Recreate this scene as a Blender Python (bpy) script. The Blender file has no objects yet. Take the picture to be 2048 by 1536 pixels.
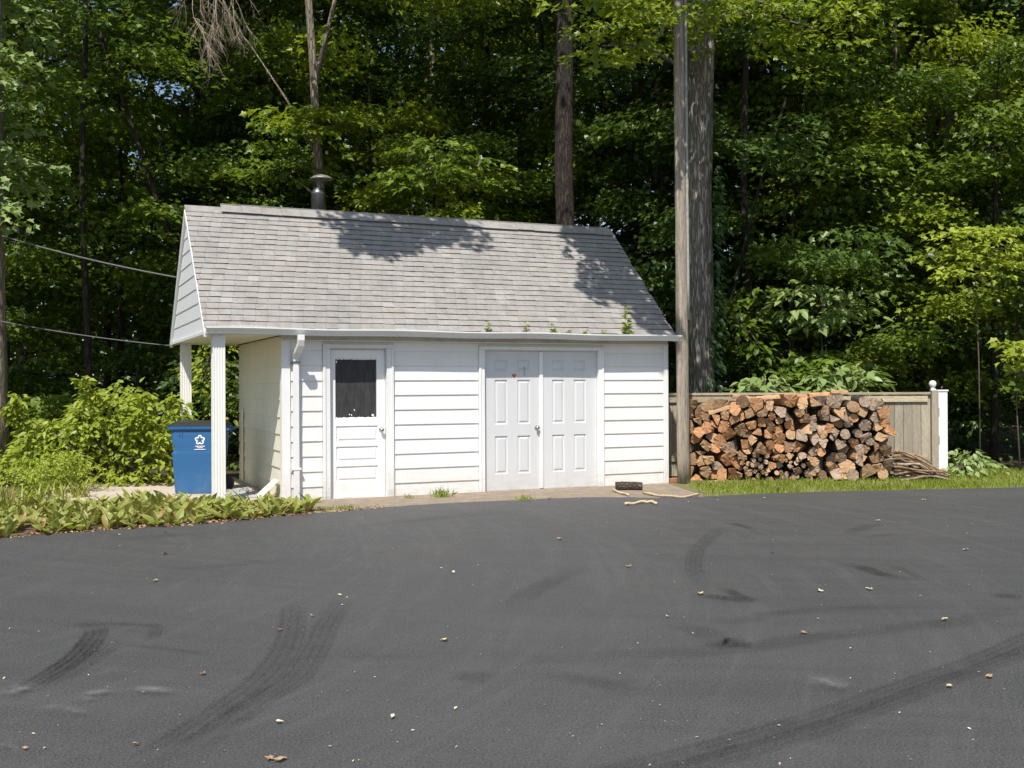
import bpy, bmesh, math, random
import numpy as np
from mathutils import Vector, Matrix

# ------------------------------------------------------------------ camera, sky, sun, exposure
scene = bpy.context.scene
F, PITCH, ROLL, CAMH = 2135.75, 0.0019, 0.0048, 1.519          # focal length in photo pixels (2048 wide)
cam_data = bpy.data.cameras.new("camera")
cam = bpy.data.objects.new("camera", cam_data)
scene.collection.objects.link(cam)
cam_data.sensor_width = 36.0
cam_data.lens = F / 2048 * 36.0
cam_data.clip_end = 2000
cam.matrix_world = Matrix.Translation((0, 0, CAMH)) @ Matrix.Rotation(math.pi / 2 + PITCH, 4, 'X') @ Matrix.Rotation(-ROLL, 4, 'Z')
scene.camera = cam

SUN = Vector((-0.237, -1.197, 1.72)).normalized()              # towards the sun
world = bpy.data.worlds.new("World")
scene.world = world
world.use_nodes = True
wn = world.node_tree
wn.nodes.clear()
sky = wn.nodes.new("ShaderNodeTexSky")
sky.sky_type = 'NISHITA'
sky.sun_disc = False
sky.sun_elevation = math.asin(SUN.z)
sky.sun_rotation = math.atan2(SUN.x, SUN.y)
bg = wn.nodes.new("ShaderNodeBackground")
bg.inputs[1].default_value = 0.10
wo = wn.nodes.new("ShaderNodeOutputWorld")
wn.links.new(sky.outputs[0], bg.inputs[0])
wn.links.new(bg.outputs[0], wo.inputs[0])
sun_data = bpy.data.lights.new("sun", 'SUN')
sun_data.energy = 4.3
sun_data.angle = math.radians(0.53)
sun_data.color = (1.0, 0.95, 0.87)
sun = bpy.data.objects.new("sun", sun_data)
scene.collection.objects.link(sun)
sun.rotation_euler = SUN.to_track_quat('Z', 'Y').to_euler()
scene.view_settings.view_transform = 'Standard'
scene.view_settings.look = 'None'
scene.view_settings.gamma = 1
scene.view_settings.use_curve_mapping = False
scene.view_settings.exposure = 0.45
scene.cycles.use_denoising = True
scene.cycles.denoising_input_passes = 'RGB_ALBEDO_NORMAL'
scene.cycles.denoising_prefilter = 'NONE'                      # keeps the fine grain of foliage and asphalt
scene.cycles.use_adaptive_sampling = False
scene.cycles.sample_clamp_indirect = 4.0
scene.cycles.max_bounces = 6
scene.cycles.diffuse_bounces = 3
scene.cycles.glossy_bounces = 2
scene.cycles.transmission_bounces = 3
scene.cycles.transparent_max_bounces = 8

# ------------------------------------------------------------------ helpers
C = scene.collection
R = random.Random(7)
NR = np.random.default_rng(11)

def ray(px, py):
    x, y = px - 1024, py - 768
    c, s = math.cos(ROLL), math.sin(ROLL)
    a, b = c * x - s * y, s * x + c * y
    X, z = a / F, -b / F
    cp, sp = math.cos(PITCH), math.sin(PITCH)
    return Vector((X, cp - sp * z, sp + cp * z))

def gnd(px, py, z=0.0):
    d = ray(px, py)
    return Vector((0, 0, CAMH)) + d * ((z - CAMH) / d.z)

def at(px, py, Y):
    d = ray(px, py)
    return Vector((0, 0, CAMH)) + d * (Y / d.y)

def tag(o, label=None, cat=None, group=None, kind=None):
    if label: o["label"] = label
    if cat: o["category"] = cat
    if group: o["group"] = group
    if kind: o["kind"] = kind
    return o

def empty(name, loc=(0, 0, 0), rz=0.0):
    o = bpy.data.objects.new(name, None)
    o.empty_display_size = 0.1
    C.objects.link(o)
    o.location = loc
    o.rotation_euler = (0, 0, rz)
    return o

def link(name, me, parent=None, loc=None):
    o = bpy.data.objects.new(name, me)
    C.objects.link(o)
    o.parent = parent
    if loc is not None: o.location = loc
    return o

def copy_tree(o, parent=None):
    c = o.copy()
    C.objects.link(c)
    c.parent = parent
    for ch in list(o.children):
        copy_tree(ch, c)
    return c

class MB:
    """collects shapes; build() links them as ONE mesh object"""
    def __init__(s): s.v = []; s.f = []; s.m = []; s.uv = []
    def add(s, vs, fs, mi=0):
        o = len(s.v)
        s.v += [tuple(p) for p in vs]
        for f in fs:
            s.f.append([i + o for i in f]); s.m.append(mi)
        return s
    def box(s, x0, x1, y0, y1, z0, z1, mi=0):
        return s.add([(x0,y0,z0),(x1,y0,z0),(x1,y1,z0),(x0,y1,z0),(x0,y0,z1),(x1,y0,z1),(x1,y1,z1),(x0,y1,z1)],
                     [(0,3,2,1),(4,5,6,7),(0,1,5,4),(1,2,6,5),(2,3,7,6),(3,0,4,7)], mi)
    def prism(s, poly, fn, a, b, mi=0):
        """poly: 2-D points; fn(p, t) -> 3-D; between t=a and t=b"""
        n = len(poly)
        vs = [fn(p, a) for p in poly] + [fn(p, b) for p in poly]
        fs = [list(range(n))[::-1], list(range(n, 2 * n))] + [(i, (i + 1) % n, n + (i + 1) % n, n + i) for i in range(n)]
        return s.add(vs, fs, mi)
    def tube(s, pts, rad, n=8, mi=0, cap=True, jit=0.0, rng=R):
        pts = [Vector(p) for p in pts]
        vs, fs = [], []
        ref = Vector((0.3, 1, 0.2)).normalized()
        for i, p in enumerate(pts):
            t = (pts[min(i + 1, len(pts) - 1)] - pts[max(i - 1, 0)]).normalized()
            a = t.cross(ref)
            if a.length < 0.1: a = t.cross(Vector((1, 0, 0)))
            a.normalize(); b = t.cross(a)
            r = rad[i] if isinstance(rad, (list, tuple)) else rad
            for k in range(n):
                th = 2 * math.pi * k / n
                rr = r * (1 + (rng.uniform(-jit, jit) if jit else 0))
                vs.append(p + (a * math.cos(th) + b * math.sin(th)) * rr)
        for i in range(len(pts) - 1):
            for k in range(n):
                k2 = (k + 1) % n
                fs.append((i * n + k, (i + 1) * n + k, (i + 1) * n + k2, i * n + k2))
        if cap:
            fs.append(tuple(range(n))); fs.append(tuple(range((len(pts) - 1) * n, len(pts) * n))[::-1])
        return s.add(vs, fs, mi)
    def lathe(s, prof, c=(0, 0, 0), n=24, mi=0):
        c = Vector(c); vs, fs = [], []
        for r, z in prof:
            for k in range(n):
                th = 2 * math.pi * k / n
                vs.append(c + Vector((r * math.cos(th), r * math.sin(th), z)))
        for i in range(len(prof) - 1):
            for k in range(n):
                k2 = (k + 1) % n
                fs.append((i * n + k, i * n + k2, (i + 1) * n + k2, (i + 1) * n + k))
        return s.add(vs, fs, mi)
    def mesh(s, name, mats, smooth=False):
        me = bpy.data.meshes.new(name)
        me.from_pydata(s.v, [], s.f)
        for m in (mats if isinstance(mats, (list, tuple)) else [mats]): me.materials.append(m)
        if any(s.m): me.polygons.foreach_set("material_index", s.m)
        if smooth: me.polygons.foreach_set("use_smooth", [True] * len(s.f))
        bm = bmesh.new(); bm.from_mesh(me)
        bmesh.ops.recalc_face_normals(bm, faces=bm.faces)
        bm.to_mesh(me); bm.free()
        me.update()
        return me
    def build(s, name, mats, parent=None, smooth=False, bevel=0.0, loc=None):
        o = link(name, s.mesh(name, mats, smooth), parent, loc)
        if bevel:
            m = o.modifiers.new("bevel", 'BEVEL'); m.width = bevel; m.segments = 2; m.limit_method = 'ANGLE'; m.angle_limit = math.radians(50)
        return o

# ------------------------------------------------------------------ materials
def new_mat(name):
    m = bpy.data.materials.new(name)
    m.use_nodes = True
    nt = m.node_tree
    return m, nt, nt.nodes["Principled BSDF"], nt.nodes["Material Output"]

def N(nt, t, **kw):
    n = nt.nodes.new("ShaderNode" + t)
    for k, v in kw.items():
        if k.startswith("i_"):
            n.inputs[k[2:].replace("_", " ")].default_value = v
        else:
            setattr(n, k, v)
    return n

def L(nt, a, b): nt.links.new(a, b)

def coords(nt, scale=(1, 1, 1), kind="Object", rot=(0, 0, 0)):
    tc = N(nt, "TexCoord"); mp = N(nt, "Mapping")
    mp.inputs["Scale"].default_value = scale
    mp.inputs["Rotation"].default_value = rot
    L(nt, tc.outputs[kind], mp.inputs[0])
    return mp.outputs[0]

def noise(nt, vec, scale, detail=4, rough=0.55, dist=0.0):
    n = N(nt, "TexNoise")
    n.inputs["Scale"].default_value = scale; n.inputs["Detail"].default_value = detail
    n.inputs["Roughness"].default_value = rough; n.inputs["Distortion"].default_value = dist
    if vec is not None: L(nt, vec, n.inputs["Vector"])
    return n.outputs["Fac"]

def ramp(nt, fac, stops, interp='LINEAR'):
    r = N(nt, "ValToRGB"); r.color_ramp.interpolation = interp
    el = r.color_ramp.elements
    while len(el) < len(stops): el.new(0.5)
    for e, (p, c) in zip(el, stops):
        e.position = p
        e.color = (c, c, c, 1) if isinstance(c, (int, float)) else (*c, 1)
    L(nt, fac, r.inputs[0])
    return r.outputs[0]

def mix(nt, fac, a, b, mode='MIX'):
    n = N(nt, "Mix", data_type='RGBA', blend_type=mode)
    for sock, v in ((0, fac), (6, a), (7, b)):
        if isinstance(v, (int, float)): n.inputs[sock].default_value = v
        elif isinstance(v, tuple): n.inputs[sock].default_value = (*v, 1)
        else: L(nt, v, n.inputs[sock])
    return n.outputs[2]

def math_(nt, op, a, b=None):
    n = N(nt, "Math", operation=op)
    for i, v in enumerate((a, b)):
        if v is None: continue
        if isinstance(v, (int, float)): n.inputs[i].default_value = v
        else: L(nt, v, n.inputs[i])
    return n.outputs[0]

def bump(nt, bsdf, h, strength, dist=0.01):
    b = N(nt, "Bump"); b.inputs["Strength"].default_value = strength; b.inputs["Distance"].default_value = dist
    L(nt, h, b.inputs["Height"]); L(nt, b.outputs[0], bsdf.inputs["Normal"])

def paint(name, col, dirt=(0.35, 0.31, 0.25), amount=0.25, rough=0.5, grain=None, flakes=0.0, splash=0.0):
    m, nt, b, _ = new_mat(name)
    w = coords(nt, kind="Object")
    n1 = noise(nt, w, 1.7, 6, 0.65)
    n2 = noise(nt, w, 14, 5, 0.6)
    k = math_(nt, 'MULTIPLY', ramp(nt, n1, [(0.48, 0), (0.8, 1)]), ramp(nt, n2, [(0.35, 0.2), (0.7, 1)]))
    c = mix(nt, math_(nt, 'MULTIPLY', k, amount), col, dirt)
    n3 = noise(nt, coords(nt, (3, 3, 0.6), "Object"), 2.2, 3)
    c = mix(nt, ramp(nt, n3, [(0.3, 0.0), (0.75, 0.10)]), c, tuple(x * 0.8 for x in col))
    if flakes:
        n4 = noise(nt, w, 46, 3, 0.7)
        n5 = noise(nt, w, 2.6, 3, 0.6)
        fl = math_(nt, 'MULTIPLY', ramp(nt, n4, [(0.66, 0), (0.69, 1)]), ramp(nt, n5, [(0.5, 0), (0.62, 1)]))
        c = mix(nt, math_(nt, 'MULTIPLY', fl, flakes), c, (0.24, 0.2, 0.16))
    if splash:
        tc = N(nt, "TexCoord"); sp = N(nt, "SeparateXYZ"); L(nt, tc.outputs["Object"], sp.inputs[0])
        n6 = noise(nt, coords(nt, (1.6, 1.6, 5)), 3.5, 6, 0.7)
        lo = ramp(nt, sp.outputs[2], [(0.0, 0.9), (0.10, 0.55), (0.42, 0.0)])
        c = mix(nt, math_(nt, 'MULTIPLY', math_(nt, 'MULTIPLY', lo, ramp(nt, n6, [(0.35, 0.1), (0.7, 1)])), splash), c, (0.36, 0.30, 0.23))
        n7 = noise(nt, coords(nt, (5, 5, 0.35)), 3.0, 5, 0.65)                     # rain streaks
        c = mix(nt, ramp(nt, n7, [(0.55, 0.0), (0.75, 0.22)]), c, (0.50, 0.47, 0.42))
        oi = N(nt, "ObjectInfo"); hv = N(nt, "HueSaturation"); L(nt, c, hv.inputs["Color"])
        L(nt, math_(nt, 'ADD', math_(nt, 'MULTIPLY', oi.outputs["Random"], 0.10), 0.92), hv.inputs["Value"]); c = hv.outputs[0]
    L(nt, c, b.inputs["Base Color"])
    b.inputs["Roughness"].default_value = rough
    if grain: bump(nt, b, noise(nt, coords(nt, grain, "Object"), 30, 4, 0.6), 0.25, 0.004)
    else: bump(nt, b, n2, 0.12, 0.004)
    return m

M = {}
M['white'] = paint('white_siding_paint', (0.80, 0.785, 0.76), amount=0.22, rough=0.55, grain=(0.4, 4, 4), flakes=0.8, splash=0.8)
M['white_trim'] = paint('white_trim_paint', (0.79, 0.79, 0.785), amount=0.3, rough=0.45, flakes=0.5, splash=0.8)
M['door_white'] = paint('white_door_paint', (0.82, 0.82, 0.81), amount=0.12, rough=0.42, grain=(0.5, 4, 6), flakes=0.25, splash=0.5)
M['door_grey'] = paint('pale_grey_steel_paint', (0.665, 0.67, 0.675), amount=0.12, rough=0.38, flakes=0.25, splash=0.45)
M['cream'] = paint('bounce_warmed_cream_paint', (0.79, 0.745, 0.60), amount=0.25, rough=0.5)  # cream paint, tinted warmer to carry light bounced off the slab
M['side'] = paint('bounce_warmed_side_paint', (0.80, 0.76, 0.62), amount=0.3, rough=0.55, flakes=0.4)  # cream white; the extra warmth is bounced light put into the colour
M['vinyl'] = paint('white_vinyl', (0.80, 0.81, 0.82), amount=0.12, rough=0.35)
M['gutter'] = paint('white_gutter_enamel', (0.76, 0.76, 0.74), amount=0.5, rough=0.35, flakes=0.3)
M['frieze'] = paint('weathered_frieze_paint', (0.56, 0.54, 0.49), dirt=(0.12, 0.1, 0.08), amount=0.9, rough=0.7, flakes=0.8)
M['post'] = paint('white_aluminium_post', (0.79, 0.78, 0.74), amount=0.2, rough=0.35)

def flat(name, col, rough=0.6, metal=0.0, var=0.25, sc=20, bumpk=0.0):
    m, nt, b, _ = new_mat(name)
    n = noise(nt, coords(nt), sc, 5, 0.6)
    c = mix(nt, ramp(nt, n, [(0.3, 0), (0.7, 1)]), tuple(x * (1 - var) for x in col), tuple(min(1, x * (1 + var)) for x in col))
    L(nt, c, b.inputs["Base Color"])
    b.inputs["Roughness"].default_value = rough; b.inputs["Metallic"].default_value = metal
    if bumpk: bump(nt, b, n, bumpk, 0.01)
    return m
M['dark'] = flat('dark_void', (0.02, 0.018, 0.016), 0.9)
M['steel'] = flat('galvanised_steel', (0.27, 0.275, 0.27), 0.3, 1.0, 0.18, 9)
M['knob'] = flat('satin_nickel', (0.55, 0.53, 0.5), 0.22, 1.0, 0.1)
M['bin_blue'] = paint('blue_bin_plastic', (0.026, 0.115, 0.275), dirt=(.17, .22, .28), amount=.55, rough=.42)
M['bin_black'] = flat('black_bin_lid_plastic', (0.022, 0.022, 0.024), 0.5, 0, 0.2, 12)
M['print_white'] = flat('white_print', (0.8, 0.8, 0.8), 0.6, 0, 0.05)
M['cable'] = flat('cable_black', (0.10, 0.10, 0.10), 0.6)
M['sticker'] = flat('faded_red_sticker', (0.45, 0.13, 0.07), 0.6, 0, 0.5, 60)
M['brick'] = flat('orange_brick', (0.42, 0.16, 0.08), 0.8, 0, 0.3, 25)
M['board'] = flat('cream_board', (0.72, 0.68, 0.56), 0.6, 0, 0.08)

def wood(name, c1, c2, axis=(14, 14, 1.2), rough=0.8, bk=0.5, sc=3.0, knots=True):
    m, nt, b, _ = new_mat(name)
    w = coords(nt, axis)
    oi = N(nt, "ObjectInfo")
    ad = N(nt, "VectorMath", operation='ADD'); L(nt, w, ad.inputs[0])
    mu = N(nt, "VectorMath", operation='SCALE'); mu.inputs[0].default_value = (7, 13, 5); L(nt, oi.outputs["Random"], mu.inputs["Scale"])
    L(nt, mu.outputs[0], ad.inputs[1])
    n1 = noise(nt, ad.outputs[0], sc, 6, 0.65, 0.6)
    n2 = noise(nt, ad.outputs[0], sc * 4, 4, 0.6)
    c = mix(nt, ramp(nt, n1, [(0.32, 0), (0.68, 1)]), c1, c2)
    c = mix(nt, ramp(nt, n2, [(0.52, 0), (0.7, 0.6)]), c, tuple(x * 0.4 for x in c1))
    hv = N(nt, "HueSaturation"); L(nt, c, hv.inputs["Color"])
    L(nt, math_(nt, 'ADD', math_(nt, 'MULTIPLY', oi.outputs["Random"], 0.5), 0.75), hv.inputs["Value"])
    L(nt, hv.outputs[0], b.inputs["Base Color"])
    b.inputs["Roughness"].default_value = rough
    bump(nt, b, math_(nt, 'ADD', n1, n2), bk, 0.02)
    return m
M['fence'] = wood('weathered_fence_wood', (0.30, 0.26, 0.19), (0.43, 0.38, 0.29))
M['fence_rail'] = wood('weathered_rail_wood', (0.36, 0.30, 0.19), (0.47, 0.41, 0.29), axis=(1.2, 14, 14))
M['pole'] = wood('weathered_pole_wood', (0.17, 0.14, 0.105), (0.42, 0.365, 0.29), axis=(9, 9, 0.5), bk=1.0)
M['grey_plank'] = wood('grey_plank_wood', (0.33, 0.34, 0.33), (0.46, 0.46, 0.44), axis=(1.2, 14, 14))
M['stick'] = wood('stick_bark', (0.20, 0.125, 0.075), (0.38, 0.25, 0.155), axis=(10, 10, 10), sc=1.5)
M['stick_grey'] = wood('grey_stick', (0.24, 0.18, 0.13), (0.42, 0.33, 0.24), axis=(10, 10, 10), sc=1.5)
M['stick_pale'] = wood('pale_stick', (0.48, 0.36, 0.21), (0.62, 0.49, 0.32), axis=(10, 10, 10), sc=1.5)

def bark(name, c1, c2, sx=7, sz=1.1, bk=1.0, patches=None):
    m, nt, b, _ = new_mat(name)
    w = coords(nt, (sx, sx, sz))
    v = N(nt, "TexVoronoi", feature='DISTANCE_TO_EDGE'); v.inputs["Scale"].default_value = 2.2
    nn = N(nt, "TexNoise"); nn.inputs["Scale"].default_value = 2.0; nn.inputs["Detail"].default_value = 5
    L(nt, w, nn.inputs["Vector"])
    ad = N(nt, "VectorMath", operation='ADD'); L(nt, w, ad.inputs[0]); L(nt, nn.outputs["Color"], ad.inputs[1])
    L(nt, ad.outputs[0], v.inputs["Vector"])
    h = ramp(nt, v.outputs["Distance"], [(0.0, 0), (0.25, 1)])
    n2 = noise(nt, w, 5, 5, 0.65)
    c = mix(nt, math_(nt, 'MULTIPLY', h, ramp(nt, n2, [(0.25, 0.2), (0.7, 1)])), c1, c2)
    if patches:
        n3 = noise(nt, coords(nt, (1.2, 1.2, 0.7)), 2.0, 4)
        c = mix(nt, ramp(nt, n3, [(0.5, 0), (0.62, 1)]), c, patches)
    L(nt, c, b.inputs["Base Color"])
    b.inputs["Roughness"].default_value = 0.88
    bump(nt, b, math_(nt, 'ADD', h, math_(nt, 'MULTIPLY', n2, 0.5)), bk, 0.03)
    return m
M['bark_grey'] = bark('grey_ridged_bark', (0.12, 0.10, 0.08), (0.48, 0.43, 0.365))
M['bark_dark'] = bark('shaded_brown_bark', (0.016, 0.012, 0.009), (0.072, 0.051, 0.036))  # dark brown bark, its colour deepened to stand for crown shade
M['bark_pale'] = bark('pale_tan_bark', (0.16, 0.125, 0.09), (0.42, 0.345, 0.265), patches=(0.22, 0.2, 0.15))
M['bark_twig'] = flat('twig_bark', (0.10, 0.08, 0.06), 0.85)
M['dead_twig'] = flat('dead_pale_twig', (0.36, 0.285, 0.215), 0.85)

def leafmat(name, dark, light, trans, tfac=0.38, edge=None, rough=0.42, spec=0.4):
    m, nt, b, out = new_mat(name)
    a = N(nt, "Attribute", attribute_name="var")
    oi = N(nt, "ObjectInfo")
    f = math_(nt, 'ADD', math_(nt, 'MULTIPLY', a.outputs["Fac"], 0.75), math_(nt, 'MULTIPLY', oi.outputs["Random"], 0.25))
    c = mix(nt, f, dark, light)
    if edge is not None:
        e = N(nt, "Attribute", attribute_name="edge")
        c = mix(nt, e.outputs["Fac"], c, edge)
    L(nt, c, b.inputs["Base Color"])
    b.inputs["Roughness"].default_value = rough
    b.inputs["Specular IOR Level"].default_value = spec
    t = N(nt, "BsdfTranslucent")
    L(nt, mix(nt, f, tuple(x * 0.7 for x in trans), trans), t.inputs[0])
    mx = N(nt, "MixShader"); mx.inputs[0].default_value = tfac
    L(nt, b.outputs[0], mx.inputs[1]); L(nt, t.outputs[0], mx.inputs[2]); L(nt, mx.outputs[0], out.inputs[0])
    return m
M['leaf_mid'] = leafmat('maple_leaf_green', (0.030, 0.064, 0.008), (0.205, 0.295, 0.038), (0.32, 0.44, 0.03), .36, spec=.55)
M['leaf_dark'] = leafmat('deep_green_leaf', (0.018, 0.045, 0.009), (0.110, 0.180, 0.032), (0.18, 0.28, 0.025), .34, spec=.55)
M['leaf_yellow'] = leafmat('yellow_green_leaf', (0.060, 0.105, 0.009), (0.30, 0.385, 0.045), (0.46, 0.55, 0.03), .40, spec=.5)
M['leaf_shrub'] = leafmat('bright_shrub_leaf', (0.20, 0.27, 0.03), (0.41, 0.48, 0.07), (0.48, 0.55, 0.05))
M['leaf_pale'] = leafmat('pale_broad_leaf', (0.20, 0.29, 0.09), (0.37, 0.47, 0.18), (0.34, 0.44, 0.08))
M['leaf_bed'] = leafmat('bed_plant_leaf', (0.13, 0.20, 0.04), (0.34, 0.40, 0.09), (0.38, 0.43, 0.06), edge=(0.50, 0.46, 0.13))
M['leaf_old'] = leafmat('yellowing_bed_leaf', (0.30, 0.25, 0.07), (0.46, 0.36, 0.14), (0.4, 0.34, 0.08), edge=(0.40, 0.24, 0.10))
M['leaf_strap'] = leafmat('strap_leaf', (0.24, 0.29, 0.05), (0.46, 0.46, 0.13), (0.45, 0.46, 0.06))
M['grass'] = leafmat('grass_blade', (0.19, 0.27, 0.03), (0.38, 0.44, 0.065), (0.42, 0.48, 0.05))
M['vine'] = leafmat('vine_leaf', (0.03, 0.07, 0.025), (0.07, 0.12, 0.045), (0.12, 0.19, 0.03), rough=0.3, spec=0.6)

# ------------------------------------------------------------------ big leaf meshes from numpy
LEAF = {  # outline points (x across, y along), faces
    'maple': ([(0,0),(.34,.08),(.27,.30),(.54,.52),(.21,.60),(0,1.0),(-.21,.60),(-.54,.52),(-.27,.30),(-.34,.08)], [(0,1,2,3,4,5),(0,5,6,7,8,9)]),
    'ovate': ([(0,0),(.23,.22),(.25,.5),(0,1.0),(-.25,.5),(-.23,.22)], [(0,1,2,3),(0,3,4,5)]),
    'kite':  ([(0,0),(.36,.45),(0,1.0),(-.36,.45)], [(0,1,2,3)]),
    'blade': ([(-.04,0),(.04,0),(.03,.5),(0,1.0),(-.03,.5)], [(0,1,2,3,4)]),
}
def leaf_mesh(name, P, T, Nn, size, kind, mat, rng, fold=0.22, droop=0.25, stretch=None):
    """P base points, T directions, Nn normals (n,3); size (n,)"""
    pts, faces = LEAF[kind]
    pts = np.array(pts)
    n, k = len(P), len(pts)
    T = T / np.linalg.norm(T, axis=1, keepdims=True)
    Nn = Nn - T * (Nn * T).sum(1, keepdims=True)
    Nn = Nn / np.linalg.norm(Nn, axis=1, keepdims=True)
    B = np.cross(T, Nn)
    x = pts[:, 0]; y = pts[:, 1]
    fo = fold * rng.uniform(0.2, 1.6, (n, 1)); dr = droop * rng.uniform(0.0, 1.8, (n, 1))
    h = fo * np.abs(x)[None] - dr * (y ** 2)[None]
    sx = rng.uniform(0.8, 1.15, (n, 1))
    V = P[:, None] + size[:, None, None] * (B[:, None] * (x[None] * sx)[..., None] + T[:, None] * y[None, :, None] + Nn[:, None] * h[..., None])
    V = V.reshape(-1, 3).astype(np.float32)
    me = bpy.data.meshes.new(name)
    loops = np.concatenate([np.array(f) for f in faces]); lens = np.array([len(f) for f in faces])
    lp = (loops[None] + (np.arange(n) * k)[:, None]).reshape(-1)
    starts = np.concatenate([[0], np.cumsum(np.tile(lens, n))[:-1]])
    me.vertices.add(len(V)); me.vertices.foreach_set("co", V.reshape(-1))
    me.loops.add(len(lp)); me.loops.foreach_set("vertex_index", lp.astype(np.int32))
    me.polygons.add(len(starts)); me.polygons.foreach_set("loop_start", starts.astype(np.int32))
    me.update(calc_edges=True)
    at_ = me.attributes.new("var", 'FLOAT', 'POINT')
    at_.data.foreach_set("value", np.repeat(rng.random(n), k).astype(np.float32))
    me.materials.append(mat)
    return me

def sprays(rng, cen, out, rad, per, lsize, tilt=0.45, flat_=0.12, sag=0.25):
    """flat fans of leaves round the points cen, facing up and a little along out"""
    m = len(cen)
    rad = np.asarray(rad) * np.ones(m)
    a = rng.uniform(0, 2 * np.pi, (m, per)); r = np.sqrt(rng.random((m, per)))
    o2 = out.copy(); o2[:, 2] = 0
    o2 = o2 / np.maximum(np.linalg.norm(o2, axis=1, keepdims=True), 1e-6)
    side = np.stack([-o2[:, 1], o2[:, 0], 0 * o2[:, 0]], 1)
    u = np.cos(a) * r * rad[:, None] * 1.25; v = np.sin(a) * r * rad[:, None]
    slope = rng.uniform(-0.1, 0.75, (m, 1)) * sag * 2
    z = -slope * (u + rad[:, None] * .3) - 0.25 * (v ** 2 + u ** 2) / rad[:, None] * sag * 2 + rng.normal(0, flat_, (m, per)) * rad[:, None]
    P = cen[:, None] + o2[:, None] * u[..., None] + side[:, None] * v[..., None]
    P[..., 2] += z
    T = o2[:, None] * (0.6 + np.cos(a) * 0.7)[..., None] + side[:, None] * (np.sin(a) * 0.9)[..., None] + rng.normal(0, 0.3, (m, per, 3))
    T[..., 2] -= 0.25
    Nn = rng.normal(0, tilt, (m, per, 3)); Nn[..., 2] += 1.0
    Nn += o2[:, None] * 0.25
    s = lsize * rng.uniform(0.65, 1.25, (m, per))
    return P.reshape(-1, 3), T.reshape(-1, 3), Nn.reshape(-1, 3), s.reshape(-1)

# ------------------------------------------------------------------ the ground
def sheet(name, pts, z, mat, sub=None):
    mb = MB(); mb.add([(p[0], p[1], z) for p in pts], [tuple(range(len(pts)))])
    return tag(mb.build(name, mat), kind='structure')

def ground_mat(name, cols, sc=6, bk=0.6, rough=0.95):
    m, nt, b, _ = new_mat(name)
    w = coords(nt)
    n1 = noise(nt, w, sc, 8, 0.7); n2 = noise(nt, w, sc * 7, 5, 0.65)
    c = ramp(nt, n1, [(0.3, cols[0]), (0.5, cols[1]), (0.72, cols[2])])
    c = mix(nt, ramp(nt, n2, [(0.45, 0), (0.75, 0.7)]), c, cols[3])
    L(nt, c, b.inputs["Base Color"]); b.inputs["Roughness"].default_value = rough
    bump(nt, b, math_(nt, 'ADD', n1, n2), bk, 0.03)
    return m
M['earth'] = ground_mat('forest_earth', [(0.035, 0.026, 0.018), (0.07, 0.05, 0.032), (0.10, 0.075, 0.045), (0.05, 0.055, 0.02)])
M['soil'] = ground_mat('lawn_soil', [(0.10, 0.12, 0.03), (0.16, 0.15, 0.06), (0.24, 0.17, 0.11), (0.13, 0.17, 0.03)], 5)
M['bed_soil'] = ground_mat('bed_soil', [(0.07, 0.05, 0.03), (0.14, 0.09, 0.055), (0.3, 0.19, 0.12), (0.10, 0.08, 0.04)], 9)
M['concrete'] = ground_mat('dusty_concrete', [(0.19, 0.15, 0.11), (0.27, 0.215, 0.16), (0.36, 0.295, 0.23), (0.12, 0.09, 0.065)], 4.5, 0.25)
M['slab'] = ground_mat('porch_concrete', [(0.42, 0.35, 0.28), (0.50, 0.43, 0.35), (0.55, 0.48, 0.40), (0.36, 0.28, 0.22)], 3, 0.2)

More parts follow.
